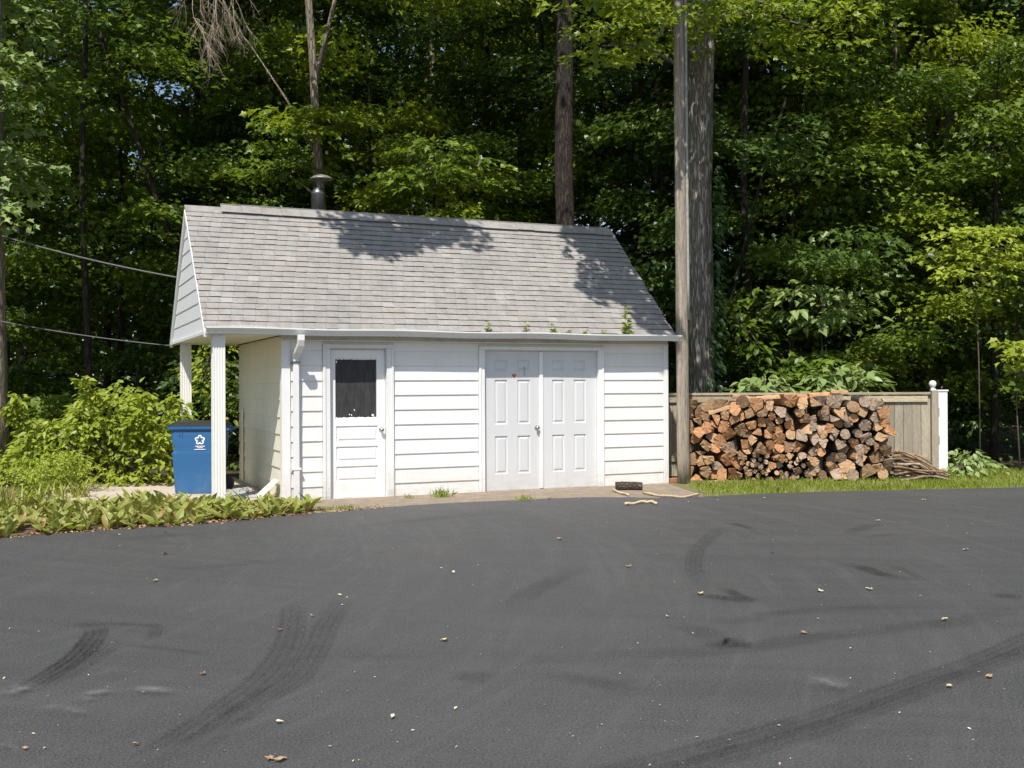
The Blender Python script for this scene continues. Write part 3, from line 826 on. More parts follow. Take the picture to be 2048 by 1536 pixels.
# stove pipe on the rear slope
pu, pn = 1.0, 2.2
mb = MB(); mb.lathe([(.10, 3.4), (.112, 3.4), (.112, 4.50), (.115, 4.505), (.115, 4.53), (.10, 4.57), (.072, 4.585), (.072, 4.60), (.0, 4.60)], (pu, pn, 0), 28)
pipe = mb.build('stove_pipe', M['steel'], shed, smooth=True)
mb = MB(); mb.lathe([(.0, 4.815), (.06, 4.812), (.13, 4.79), (.172, 4.758), (.178, 4.745), (.172, 4.742), (.10, 4.752), (.0, 4.755)], (pu + .055, pn, 0), 28)
mb.build('rain_cap', flat('rain_cap_steel', (0.24, 0.22, 0.2), .5, .4, .2), pipe, smooth=True)
mb = MB()
for k in range(3):
    th = k * 2.094 + .4
    mb.tube([(pu + .068 * math.cos(th), pn + .068 * math.sin(th), 4.57), (pu + .05 + .11 * math.cos(th), pn + .11 * math.sin(th), 4.757)], .006, 5)
mb.build('cap_bracket', M['bark_twig'], pipe)

# ------------------------------------------------------------------ setting round the shed
def poly_sheet(name, pts, z, mat): return sheet(name, pts, z, mat)
ap = [S(u, .02, 0) for u in (-.1, 1.5, 3, 4.5, 6.0)]
front = []
for k in range(41):
    u = 6.25 - 6.2 * k / 40
    p = S(u, .3, 0)
    yy = edge_y(p.x) + .03
    front.append((p.x, max(yy, -99)))
apron = sheet('apron', [(p.x, p.y) for p in [S(-.1, -.2, 0), S(6.0, -.2, 0), S(6.3, 0.05, 0)]] + [(x, y + R.uniform(-.02, .02)) for x, y in front], 0.006, M['concrete'])
apron.location.z = 0.0
sl = MB()
q = [S(-.005, .15, 0), S(-.005, -3.9, 0), S(-2.9, -3.9, 0), S(-2.9, -.6, 0), S(-1.6, .25, 0)]
sl.prism([(p.x, p.y) for p in q], lambda p, t: (p[0], p[1], t), .002, .035)
tag(sl.build('porch_slab', M['slab'], bevel=.01), kind='structure')
# the planted bed on the left, and the lawn strip on the right
bedx = [-9 + i * .25 for i in range(27)]
bed_pts = [(x, edge_y(x) + .02) for x in bedx if x < -2.45] + [(-2.45, 13.2), (-2.9, 13.9), (-4.5, 14.6), (-6, 15.3), (-9, 17)]
sheet('planting_bed', bed_pts, .005, M['bed_soil'])
lawn = [(x, edge_y(x) + .015) for x in [2.62 + .2 * i for i in range(75)]] + [(17.5, 21), (8, 18.2), (6.9, 17.6), (2.4, 17.7), (2.35, 16.9)]
sheet('lawn_strip', lawn, .008, M['soil'])

# ------------------------------------------------------------------ tyre marks on the sealed surface
def tyre_mat(name, strength, col):
    m, nt, b, out = new_mat(name)
    uv = N(nt, "UVMap")
    sp = N(nt, "SeparateXYZ"); L(nt, uv.outputs[0], sp.inputs[0])
    w = coords(nt)
    n1 = noise(nt, w, 5, 5, 0.65); n2 = noise(nt, w, 60, 3, 0.6)
    rib = math_(nt, 'SINE', math_(nt, 'MULTIPLY', sp.outputs[1], 25.0))
    lug = math_(nt, 'SINE', math_(nt, 'ADD', math_(nt, 'MULTIPLY', sp.outputs[0], 130.0), math_(nt, 'MULTIPLY', sp.outputs[1], 9.0)))
    tr = ramp(nt, math_(nt, 'ADD', math_(nt, 'MULTIPLY', rib, 0.45), math_(nt, 'MULTIPLY', lug, 0.22)), [(0.0, .5), (0.4, 1)])
    ev = ramp(nt, sp.outputs[1], [(0.0, 0), (0.12, 1), (0.88, 1), (1.0, 0)])
    fd = N(nt, "Attribute", attribute_name="fade")
    f = math_(nt, 'MULTIPLY', math_(nt, 'MULTIPLY', tr, ev), math_(nt, 'MULTIPLY', fd.outputs["Fac"], ramp(nt, n1, [(0.25, .35), (0.6, 1)])))
    f = math_(nt, 'MULTIPLY', math_(nt, 'MULTIPLY', f, ramp(nt, n2, [(0.35, .25), (0.62, 1)])), strength)
    b.inputs["Base Color"].default_value = (*col, 1); b.inputs["Roughness"].default_value = .6
    t = N(nt, "BsdfTransparent"); mx = N(nt, "MixShader")
    L(nt, f, mx.inputs[0]); L(nt, t.outputs[0], mx.inputs[1]); L(nt, b.outputs[0], mx.inputs[2]); L(nt, mx.outputs[0], out.inputs[0])
    return m
M['tyre'] = tyre_mat('tyre_rubber_mark', .36, (0.018, 0.018, 0.019))
M['tyre_dark'] = tyre_mat('fresh_skid_mark', .75, (0.006, 0.006, 0.006))
def scuff_mat():
    m, nt, b, out = new_mat('pale_dust_scuff')
    uv = N(nt, "UVMap"); sp = N(nt, "SeparateXYZ"); L(nt, uv.outputs[0], sp.inputs[0])
    n1 = noise(nt, coords(nt), 9, 5, .7); n2 = noise(nt, coords(nt), 120, 3, .7)
    fd = N(nt, "Attribute", attribute_name="fade")
    f = math_(nt, 'MULTIPLY', math_(nt, 'MULTIPLY', ramp(nt, sp.outputs[1], [(0, 0), (.5, 1), (1, 0)]), fd.outputs["Fac"]), math_(nt, 'MULTIPLY', ramp(nt, n1, [(.4, 0), (.62, .8)]), ramp(nt, n2, [(.3, .3), (.6, 1)])))
    b.inputs["Base Color"].default_value = (.22, .22, .21, 1); b.inputs["Roughness"].default_value = .9
    t = N(nt, "BsdfTransparent"); mx = N(nt, "MixShader")
    L(nt, f, mx.inputs[0]); L(nt, t.outputs[0], mx.inputs[1]); L(nt, b.outputs[0], mx.inputs[2]); L(nt, mx.outputs[0], out.inputs[0])
    return m
M['scuff'] = scuff_mat()
TZ = [0.016]
def catmull(ps, n=10):
    out = []
    P = [ps[0]] + list(ps) + [ps[-1]]
    for i in range(1, len(P) - 2):
        for k in range(n):
            t = k / n
            out.append(tuple(.5 * (2 * P[i][j] + (P[i + 1][j] - P[i - 1][j]) * t + (2 * P[i - 1][j] - 5 * P[i][j] + 4 * P[i + 1][j] - P[i + 2][j]) * t * t + (3 * P[i][j] - P[i - 1][j] - 3 * P[i + 1][j] + P[i + 2][j]) * t ** 3) for j in range(len(ps[0]))))
    out.append(tuple(ps[-1]))
    return out
def tyre(px, w, mat='tyre', ends=.33, name='tyre_mark'):
    pts = [gnd(*p) for p in px]
    pts = [Vector((p[0], p[1], 0)) for p in catmull([(p.x, p.y) for p in pts])]
    z = TZ[0]; TZ[0] += .0006
    vs, uvs, fade = [], [], []
    s = 0; tot = sum((b - a).length for a, b in zip(pts, pts[1:]))
    for i, p in enumerate(pts):
        if i: s += (p - pts[i - 1]).length
        t = (pts[min(i + 1, len(pts) - 1)] - pts[max(i - 1, 0)]).normalized()
        nrm = Vector((-t.y, t.x, 0))
        for e in (-1, 1):
            q = p + nrm * (w / 2 * e); vs.append((q.x, q.y, z)); uvs.append((s, .5 + .5 * e))
            fade.append(min(1, s / (tot * ends + 1e-6), (tot - s) / (tot * ends + 1e-6)))
    fs = [(2 * i, 2 * i + 1, 2 * i + 3, 2 * i + 2) for i in range(len(pts) - 1)]
    me = bpy.data.meshes.new(name); me.from_pydata(vs, [], fs)
    ul = me.uv_layers.new(name="UVMap")
    for lp in me.loops: ul.data[lp.index].uv = uvs[lp.vertex_index]
    a = me.attributes.new("fade", 'FLOAT', 'POINT'); a.data.foreach_set("value", fade)
    me.materials.append(M[mat])
    link(name, me, driveway)
tyre([(240, 1560), (360, 1480), (450, 1420), (515, 1370), (555, 1325), (578, 1280), (588, 1210)], .20, ends=.15)
tyre([(330, 1550), (435, 1465), (530, 1400), (592, 1360), (632, 1300), (655, 1250), (690, 1200)], .19, ends=.2)
tyre([(20, 1400), (90, 1360), (150, 1320), (182, 1285), (190, 1265), (168, 1245)], .17, 'tyre_dark')
tyre([(60, 1390), (140, 1350), (195, 1315), (222, 1290), (200, 1288)], .15)
tyre([(120, 1256), (230, 1253), (350, 1258)], .10); tyre([(205, 1292), (300, 1300), (480, 1322)], .07); tyre([(290, 1250), (312, 1262), (300, 1290)], .10)
tyre([(1150, 1575), (1304, 1535), (1474, 1490), (1674, 1430), (1824, 1375), (1974, 1320), (2100, 1262)], .20, ends=.05)
tyre([(1250, 1590), (1420, 1530), (1640, 1465), (1850, 1385), (2100, 1290)], .16, ends=.1)
tyre([(1475, 1053), (1440, 1063), (1412, 1085), (1394, 1105), (1389, 1145), (1414, 1180), (1454, 1200), (1500, 1207)], .17)
tyre([(1440, 1050), (1470, 1052), (1512, 1063)], .10, 'tyre_dark')
tyre([(1375, 1195), (1420, 1198), (1470, 1204), (1525, 1207)], .16, 'tyre_dark'); tyre([(1448, 1180), (1480, 1197), (1525, 1210)], .10, 'tyre_dark')
tyre([(1672, 1131), (1720, 1138), (1760, 1152), (1830, 1166)], .16, 'tyre_dark'); tyre([(1770, 1130), (1820, 1150), (1850, 1170)], .10)
tyre([(1425, 1288), (1450, 1293), (1500, 1290)], .26, 'tyre_dark'); tyre([(1330, 1250), (1400, 1268), (1440, 1290)], .22)
tyre([(1970, 1196), (2020, 1198), (2060, 1202)], .14, 'tyre_dark'); tyre([(1694, 1078), (1710, 1064), (1760, 1053), (1810, 1056)], .16)
tyre([(1690, 1078), (1740, 1077), (1800, 1070)], .08); tyre([(900, 1358), (950, 1362), (1000, 1366)], .20)
tyre([(1000, 1332), (1224, 1318), (1474, 1305), (1674, 1275), (1874, 1255), (2080, 1215)], .22, ends=.3)
tyre([(1420, 1260), (1560, 1232), (1700, 1222), (1900, 1222)], .16, ends=.3); tyre([(1010, 1225), (1080, 1180), (1160, 1140)], .22, ends=.4)
tyre([(150, 1096), (330, 1075), (560, 1060)], .14, ends=.4); tyre([(250, 1150), (420, 1138), (600, 1120)], .14, ends=.4)
tyre([(700, 1060), (900, 1036), (1060, 1026)], .2, ends=.4); tyre([(1060, 1350), (1130, 1362), (1200, 1375), (1330, 1400)], .16, ends=.4)
tyre([(560, 1330), (700, 1322), (860, 1324)], .10, ends=.4); pass
tyre([(10, 1385), (75, 1396)], .24, 'scuff', ends=.5, name='dust_scuff'); tyre([(110, 1440), (150, 1425)], .28, 'scuff', ends=.5, name='dust_scuff'); tyre([(165, 1395), (210, 1408)], .26, 'scuff', ends=.5, name='dust_scuff')
tyre([(290, 1400), (320, 1385)], .28, 'scuff', ends=.5, name='dust_scuff'); tyre([(0, 1520), (40, 1510)], .26, 'scuff', ends=.5, name='dust_scuff'); tyre([(1620, 1385), (1700, 1372)], .28, 'scuff', ends=.5, name='dust_scuff')

# ------------------------------------------------------------------ things by the porch
# the blue wheeled bin
bl = Vector((-4.42, 15.15, .036))
binr = empty('wheeled_bin', bl, math.radians(4))
tag(binr, 'blue plastic wheeled bin with black lid standing at the porch post', 'bin')
def rrect(x0, x1, y0, y1, r, n=4):
    out = []
    for cx_, cy_, a0 in ((x1 - r, y1 - r, 0), (x0 + r, y1 - r, 90), (x0 + r, y0 + r, 180), (x1 - r, y0 + r, 270)):
        for k in range(n + 1):
            a = math.radians(a0 + 90 * k / n); out.append((cx_ + r * math.cos(a), cy_ + r * math.sin(a)))
    return out
def loft(mb, rings, mi=0):
    n = len(rings[0][0]); vs, fs = [], []
    for pts, z in rings: vs += [(p[0], p[1], z if not callable(z) else z(p)) for p in pts]
    for i in range(len(rings) - 1):
        for k in range(n): fs.append((i * n + k, i * n + (k + 1) % n, (i + 1) * n + (k + 1) % n, (i + 1) * n + k))
    fs += [tuple(range(n))[::-1], tuple(range((len(rings) - 1) * n, len(rings) * n))]
    mb.add(vs, fs, mi)
def ring(z, f, extra=0):
    # side view: x from the front (left) to the handle side (right)
    return (rrect(-.36 + f[0], .36 - f[1], -.31 + f[2], .31 - f[2], .06), z)
mb = MB()
loft(mb, [ring(.0, (.055, .10, .055)), ring(.03, (.05, .09, .05)), ring(.35, (.032, .055, .03)), ring(.52, (.02, .035, .018)), ring(.565, (.012, .03, .015)), ring(.60, (.045, .025, .016)), ring(.64, (.05, .022, .014)), ring(.70, (.02, .02, .010)), ring(.84, (.012, .012, .006)), ring(.872, (.012, .012, .006)), ring(.873, (.016, .016, .012)), ring(.90, (.016, .016, .012))])
body = mb.build('body', M['bin_blue'], binr, bevel=.006)
mb = MB(); loft(mb, [ring(.9005, (-.028, -.028, -.024)), ring(.942, (-.034, -.034, -.03)), ring(.9425, (-.01, -.01, -.008))])
mb.build('rim', M['bin_blue'], binr, bevel=.004)
mb = MB()
loft(mb, [ring(.943, (-.022, -.022, -.02)), ring(.962, (-.024, -.024, -.022)), ring(.968, (-.012, -.012, -.01)), ring(.995, (.03, .02, .04)), (rrect(-.27, .30, -.24, .24, .05), lambda p: 1.012 - .02 * p[0])])
mb.build('lid', M['bin_black'], binr, bevel=.004)
mb = MB(); mb.tube([(.33, -.20, .86), (.46, -.20, .905), (.47, -.19, .915), (.47, .19, .915), (.46, .20, .905), (.33, .20, .86)], .017, 8)
mb.build('handle', M['bin_blue'], binr, smooth=True)
for yy in (-.30, .25):
    mb = MB(); mb.lathe([(.0, 0), (.09, 0), (.105, .012), (.105, .04), (.09, .05), (0, .05)], n=20)
    mb.v = [(.315 + p[0], yy - .03 + p[2], .1055 + p[1]) for p in mb.v]
    mb.build('wheel', M['bin_black'], binr)
mb = MB()                                              # moulded ribs under the rim
for xx in (-.225, -.19): mb.box(xx, xx + .008, -.312, -.298, .79, .868)
mb.build('rib', M['bin_blue'], binr)
# white print: a five-lobed looped star, two short lines of tiny lettering and a rule
mb = MB(); cx_, cz = .105, .755; yy = -.3045
for k in range(5):
    a = math.pi / 2 + k * 2 * math.pi / 5
    px, pz = cx_ + .030 * math.cos(a), cz + .030 * math.sin(a)
    ri, ro = .0085, .020
    seg = 20
    vs = []; fs = []
    for i in range(seg + 1):
        th = a + math.pi + .75 + (2 * math.pi - 1.5) * i / seg
        for r in (ri, ro): vs.append((px + r * math.cos(th), yy, pz + r * math.sin(th)))
    for i in range(seg): fs.append((2 * i, 2 * i + 1, 2 * i + 3, 2 * i + 2))
    mb.add(vs, fs)
for z0, z1, xw, nn in ((-.069, -.058, .048, 11), (-.083, -.073, .028, 7)):
    for i in range(nn):
        xa = cx_ - xw + 2 * xw * i / nn
        wch = 2 * xw / nn * .8
        kind = i % 4
        mb.add([(xa, yy, cz + z0), (xa + wch * (.9 if kind else .5), yy, cz + z0), (xa + wch + .002, yy, cz + z1), (xa + .003, yy, cz + z1)], [(0, 1, 2, 3)])
mb.add([(cx_ - .055, yy, cz - .098), (cx_ + .055, yy, cz - .098), (cx_ + .055, yy, cz - .092), (cx_ - .055, yy, cz - .092)], [(0, 1, 2, 3)])
mb.v = [((p[0] - cx_) * 1.4 + .055, p[1], (p[2] - cz) * 1.4 + cz) for p in mb.v]
mb.build('logo_print', M['print_white'], binr)

# loose boards and odds and ends on the porch
mb = MB(); mb.prism([(-.035, 0), (-.30, .0), (-.34, .0), (-.06, .26), (-.035, .26)], lambda p, t: (p[0], t, p[1] + .036), .18, .20)
o = MB()
o.add([(-.30, .10, .037), (-.30, .42, .037), (-.048, .40, .27), (-.048, .12, .27), (-.312, .10, .050), (-.312, .42, .050), (-.058, .40, .283), (-.058, .12, .283)], TABF)
o = o.build('leaning_board', M['board']); o.matrix_world = SH; tag(o, 'short cream board leaning against the foot of the side wall', 'board')
for i in range(3):
    o = MB().box(-.62 + i * .165, -.47 + i * .165, .30, 2.1, .037, .066).build('loose_plank', M['grey_plank'], bevel=.004); o.matrix_world = SH
    tag(o, ['grey weathered plank lying on the porch slab, furthest from the wall', 'grey weathered plank lying between two others on the porch', 'grey weathered plank lying beside the side wall of the shed'][i], 'plank', 'planks on the porch')
o = MB().box(-.052, -.030, 2.95, 3.05, .037, 1.17).build('upright_board', M['cream'], bevel=.004); o.matrix_world = SH
tag(o, 'narrow pale board standing upright at the back corner of the side wall', 'board')
mb = MB()
for i in range(26):
    p = Vector((R.uniform(-.42, -.15), R.uniform(.45, 1.2), .068 if True else 0))
    mb.tube([p, p + Vector((R.uniform(-.09, .09), R.uniform(-.12, .12), R.uniform(.01, .12)))], [.006, .002], 4)
o = mb.build('dry_twigs', M['stick']); o.matrix_world = SH; tag(o, 'little heap of rusty dry twigs and leaves on porch planks', 'twigs', kind='stuff')
# loose bricks at the right corner of the shed
p = S(LEN + .14, .0, 0)
o = MB().box(-.1, .1, -.05, .05, .0, .065).build('brick', M['brick'], loc=(p.x, p.y, .009), bevel=.005); o.rotation_euler.z = .5
tag(o, 'orange brick on the ground at the shed corner by the wooden pole', 'brick')

# cables
def cable(name, a, b, sag, label, r=.011):
    pts = []
    for i in range(25):
        t = i / 24; p = a.lerp(b, t); p.z -= sag * 4 * t * (1 - t); pts.append(p)
    return tag(MB().tube(pts, r, 6).build(name, M['cable'], smooth=True), label, 'cable')
cable('overhead_cable', at(-60, 452, 17), S(-1.03, -2.72, 3.19), .06, 'upper black cable running from the tree to the gable of the shed', .013)
cable('overhead_cable', at(-60, 630, 17), S(-1.0, -3.75, 2.19), .05, 'lower black cable running from the tree to the porch soffit', .009)

# the weathered utility pole
pp = Vector((2.63, 16.42, 0))
top = at(1357, 0, 16.3); topv = Vector((top.x, top.y, 0)) - pp
hz = top.z
pts, rad = [], []
for i in range(26):
    t = i / 25 * 1.25
    pts.append((topv.x * t, topv.y * t, hz * t - .05 + .05)); rad.append(.098 - .018 * t + R.uniform(-.002, .002))
o = empty('utility_pole', pp); tag(o, 'weathered grey wooden pole standing at the right corner of the shed', 'pole')
MB().tube(pts, rad, 14, jit=.04).build('pole', M['pole'], o, smooth=True)
cd = []
for i in range(12):
    t = .34 + i / 11 * .9
    cd.append((topv.x * t + .095, topv.y * t - .045, hz * t))
MB().tube(cd, .022, 8).build('conduit', flat('grey_conduit', (.33, .32, .28), .6), o, smooth=True)
bx = at(1405, -25, 18.9)
o = empty('wooden_box', bx); tag(o, 'small tan wooden box fixed high on the thick trunk behind the pole', 'box')
MB().box(-.26, .26, -.16, .16, -.02, .5).build('box_body', M['fence'], o, bevel=.01)
MB().box(-.29, .29, -.19, .19, .501, .53).build('box_lid', M['fence'], o, bevel=.01)

# ------------------------------------------------------------------ the fence and the firewood
FA, FB = Vector((2.50, 17.52, 0)), Vector((6.74, 17.02, 0))
fd_ = (FB - FA).normalized(); FL = (FB - FA).length; fang = math.atan2(fd_.y, fd_.x)
fence = empty('board_fence', FA, fang)
tag(fence, 'low weathered board fence with cap rail standing behind the firewood stack', 'fence')
x = 0.0
while x < FL - .14:
    w = R.uniform(.128, .142)
    dz = R.uniform(-.012, .004)
    MB().box(x, x + w, -.011 + R.uniform(-.002, .002), .010, .03, 1.345 + dz).build('plank', M['fence'], fence, bevel=.003)
    x += w + R.uniform(.002, .007)
for z0, z1 in ((1.235, 1.330), (.27, .36)):
    for a, b_ in ((.0, FL * .5 - .002), (FL * .5 + .002, FL - .12)):
        MB().box(a, b_, -.05, -.0135, z0, z1).build('rail', M['fence_rail'], fence, bevel=.004)
for a, b_ in ((-.02, FL * .5 - .002), (FL * .5 + .002, FL - .08)):
    MB().box(a, b_, -.06, .05, 1.352, 1.39).build('cap_rail', M['fence_rail'], fence, bevel=.004)
for a in (.06, FL * .5):
    MB().box(a - .045, a + .045, .012, .10, .0, 1.345).build('fence_post', M['fence'], fence, bevel=.005)
MB().box(FL - .075, FL + .03, -.10, .005, .0, 1.42).build('fence_post', M['fence'], fence, bevel=.006)
for z in (.55, 1.0):
    MB().box(FL + .0305, FL + .05, -.07, -.02, z, z + .14).build('bracket', M['fence'], fence)
vp = Vector((6.90, 17.22, 0))
o = empty('white_fence_post', vp, fang); tag(o, 'white square vinyl post with ball finial at the end of the board fence', 'post')
MB().box(-.075, .10, -.06, .06, .0, 1.40).build('post_shaft', M['vinyl'], o, bevel=.004)
MB().box(-.09, .115, -.075, .075, 1.4005, 1.425).build('post_cap', M['vinyl'], o, bevel=.004)
mb = MB(); mb.box(-.155, -.08, -.055, .02, 1.30, 1.445); mb.lathe([(.028, 1.4452), (.024, 1.46), (.035, 1.47), (.052, 1.495), (.058, 1.52), (.052, 1.548), (.034, 1.57), (0, 1.578)], (-.117, -.018, 0), 18)
mb.build('ball_finial', M['vinyl'], o, smooth=False, bevel=.002)
o = tag(MB().tube([(0, 0, 0), (.05, .13, .93)], .018, 8).build('garden_stake', M['grey_plank'], loc=(FA + fd_ * 3.42 + Vector((-.02, -.22, .01))).to_tuple()), 'grey stake with pale tip leaning against the fence boards', 'stake')

# firewood: the face of the stack is a packing of cells in (s, z)
PA = FA + fd_ * .30 - Vector((-fd_.y, fd_.x, 0)) * .075
def pile_top(s):
    prof = [(0, 1.25), (.4, 1.26), (.75, 1.22), (1.0, 1.27), (1.4, 1.26), (2.0, 1.29), (2.6, 1.32), (2.95, 1.27), (3.08, 1.16), (3.16, 1.02)]
    for (a, za), (b_, zb) in zip(prof, prof[1:]):
        if a <= s <= b_: return za + (zb - za) * (s - a) / (b_ - a) + .03 * math.sin(s * 9.0) + .025 * math.sin(s * 21 + 1)
    return 1.15
rw = random.Random(23)
def rad_at(s, z):
    if .85 < s < 2.0 and z < .48: return rw.choice([.028, .034, .04, .05, .06])
    if 2.3 < s and z < .38: return rw.uniform(.07, .12)
    if s > 2.0: return rw.uniform(.058, .085)
    return rw.uniform(.06, .092)
seeds = []
tries = 0
while tries < 9000 and len(seeds) < 420:
    tries += 1
    s, z = rw.uniform(0, 3.16), rw.uniform(.0, 1.33)
    r = rad_at(s, z)
    if z > pile_top(s) - r * .6 or z < .02 + r * .4 or s < r * .5 or s > 3.16 - r * .5: continue
    if all((s - a) ** 2 + (z - b_) ** 2 > (.86 * (r + q)) ** 2 for a, b_, q in seeds): seeds.append((s, z, r))
def clip(poly, nx, nz, c):
    out = []
    for i in range(len(poly)):
        p, q_ = poly[i], poly[(i + 1) % len(poly)]
        dp, dq = nx * p[0] + nz * p[1] - c, nx * q_[0] + nz * q_[1] - c
        if dp <= 0: out.append(p)
        if dp * dq < 0:
            t = dp / (dp - dq); out.append((p[0] + (q_[0] - p[0]) * t, p[1] + (q_[1] - p[1]) * t))
    return out
def cutmat(name, cols, dark, grey=0.0):
    m, nt, b, _ = new_mat(name)
    oi = N(nt, "ObjectInfo")
    tc = N(nt, "TexCoord")
    ad = N(nt, "VectorMath", operation='ADD'); L(nt, tc.outputs["Object"], ad.inputs[0])
    sc = N(nt, "VectorMath", operation='SCALE'); sc.inputs[0].default_value = (3.1, 5.7, 4.3); L(nt, oi.outputs["Random"], sc.inputs["Scale"])
    L(nt, sc.outputs[0], ad.inputs[1])
    n1 = noise(nt, ad.outputs[0], 9, 6, .7, .8); n2 = noise(nt, ad.outputs[0], 70, 3, .7)
    wv = N(nt, "TexWave", wave_type='RINGS', rings_direction='Y'); wv.inputs["Scale"].default_value = 22; wv.inputs["Distortion"].default_value = 3; wv.inputs["Detail"].default_value = 3
    L(nt, tc.outputs["Object"], wv.inputs["Vector"])
    c = ramp(nt, n1, [(.3, cols[0]), (.5, cols[1]), (.7, cols[2])])
    c = mix(nt, math_(nt, 'MULTIPLY', wv.outputs["Fac"], .35), c, dark)
    c = mix(nt, ramp(nt, n2, [(.52, 0), (.75, .6)]), c, dark)
    cr = noise(nt, ad.outputs[0], 26, 5, .75, 2.0)
    c = mix(nt, ramp(nt, cr, [(.52, 0), (.56, .6), (.60, 0)]), c, tuple(x * .7 for x in dark))
    hv = N(nt, "HueSaturation"); L(nt, c, hv.inputs["Color"])
    L(nt, math_(nt, 'ADD', math_(nt, 'MULTIPLY', oi.outputs["Random"], .45), .9), hv.inputs["Value"])
    L(nt, hv.outputs[0], b.inputs["Base Color"]); b.inputs["Roughness"].default_value = .9; b.inputs["Specular IOR Level"].default_value = .2
    bump(nt, b, math_(nt, 'ADD', n1, math_(nt, 'MULTIPLY', n2, .5)), .6, .012)
    return m
CUT = {'tan': cutmat('cut_wood_tan', [(.36, .22, .12), (.47, .305, .17), (.55, .38, .225)], (.22, .13, .07)),
       'orange': cutmat('cut_wood_orange', [(.36, .18, .09), (.45, .245, .125), (.52, .325, .19)], (.22, .095, .045)),
       'grey': cutmat('cut_wood_grey', [(.28, .20, .145), (.375, .28, .21), (.46, .365, .285)], (.14, .10, .07)),
       'brown': cutmat('cut_wood_brown', [(.21, .13, .075), (.30, .19, .11), (.38, .26, .16)], (.10, .06, .035))}
M['log_bark'] = bark('log_bark', (.06, .045, .035), (.24, .18, .13), 14, 14)
LOGTXT = {('tan', 'split'): 'split firewood log with pale tan cut end in the stack', ('tan', 'round'): 'round firewood log with pale tan sawn end in the stack',
          ('orange', 'split'): 'split firewood log with fresh orange cut end in the stack', ('orange', 'round'): 'round firewood log with orange sawn end in the stack',
          ('grey', 'split'): 'split firewood log with weathered grey end in the stack', ('grey', 'round'): 'round firewood log with weathered grey sawn end in the stack',
          ('brown', 'split'): 'split firewood log with dark brown end in the stack', ('brown', 'round'): 'round firewood log with dark brown sawn end in the stack'}
nlog = 0
for i, (s, z, r) in enumerate(seeds):
    poly = [(0.0, .012), (3.18, .012), (3.18, pile_top(s) + .05), (0.0, pile_top(s) + .05)]
    lim = r * 1.9
    poly = clip(poly, 1, 0, s + lim); poly = clip(poly, -1, 0, -(s - lim)); poly = clip(poly, 0, 1, z + lim); poly = clip(poly, 0, -1, -(z - lim))
    for j, (a, b_, q_) in enumerate(seeds):
        if j == i: continue
        dx, dz = a - s, b_ - z
        if dx * dx + dz * dz > (lim * 3) ** 2: continue
        c = (a * a + b_ * b_ - s * s - z * z - q_ * q_ + r * r) / 2
        poly = clip(poly, dx, dz, c)
        if len(poly) < 3: break
    if len(poly) < 3: continue
    area = .5 * abs(sum(p[0] * q_[1] - q_[0] * p[1] for p, q_ in zip(poly, poly[1:] + poly[:1])))
    if area < .0012: continue
    cs, cz = sum(p[0] for p in poly) / len(poly), sum(p[1] for p in poly) / len(poly)
    small = r < .045
    rnd = small or rw.random() < (.22 if s > 1.9 else .07)
    col = rw.choices(['tan', 'orange', 'grey', 'brown'], [.34, .42, .08, .16] if s < 1.75 else ([.22, .06, .5, .22]))[0]
    if small: col = rw.choice(['tan', 'tan', 'brown', 'grey'])
    back = (s < .8 and z > .86 + .42 * s) or (s < .10)
    if back: col = rw.choice(['grey', 'brown', 'brown'])
    def rel(p, k=.985): return ((p[0] - cs) * k, (p[1] - cz) * k)
    if rnd:
        # distance to each polygon side, then a lumpy circle that fills most of the cell
        def hit(th):
            dx, dz = math.cos(th), math.sin(th); best = 9
            for p, q_ in zip(poly, poly[1:] + poly[:1]):
                ex_, ez = q_[0] - p[0], q_[1] - p[1]
                den = dx * ez - dz * ex_
                if abs(den) < 1e-9: continue
                t = ((p[0] - cs) * ez - (p[1] - cz) * ex_) / den
                if t > 0: best = min(best, t)
            return best
        hs = [hit(2 * math.pi * k / 14) for k in range(14)]
        rr = min(sorted(hs)[3] * 1.02, max(hs))
        outl = [(min(h, rr * rw.uniform(.96, 1.03)) * .985 * math.cos(2 * math.pi * k / 14), min(h, rr) * .985 * math.sin(2 * math.pi * k / 14)) for k, h in enumerate(hs)]
        barkside = [1] * 14
    else:
        pts = [rel(p) for p in poly]
        if len(pts) > 4 and rw.random() < .4:                     # splits are wedges: drop the shortest sides
            while len(pts) > rw.choice([3, 4, 4]):
                k = min(range(len(pts)), key=lambda k: math.hypot(pts[k][0] - pts[(k + 1) % len(pts)][0], pts[k][1] - pts[(k + 1) % len(pts)][1]))
                pts.pop(k)
        outl, barkside = [], []
        bs = rw.randrange(len(pts))
        for k in range(len(pts)):
            p, q_ = pts[k], pts[(k + 1) % len(pts)]
            for t in (.10, .36, .64, .90):
                bulge = (1 + .10 * math.sin(math.pi * t)) if k == bs else 1 + rw.uniform(-.11, .01)
                outl.append(((p[0] + (q_[0] - p[0]) * t) * bulge, (p[1] + (q_[1] - p[1]) * t) * bulge)); barkside.append(1 if k == bs else 0)
    n = len(outl)
    depth = rw.uniform(.36, .40)
    fr = rw.uniform(-.06, .08) if not back else rw.uniform(-.24, -.18)
    tx, tz = rw.uniform(-.6, .6), rw.uniform(-.65, .5)
    y0 = -.42 - fr if not back else -.42 - fr
    y0 = max(min(y0, -.17), -.53)
    yb = -.005
    vs = [(p[0], y0 + tx * p[0] + tz * p[1] + rw.uniform(-.012, .012), p[1]) for p in outl] + [(p[0] * .97, yb, p[1] * .97) for p in outl] + [(0, y0 + rw.uniform(-.006, .004), 0)]
    mb = MB()
    mb.add(vs, [(k, (k + 1) % n, 2 * n) for k in range(n)], 0)
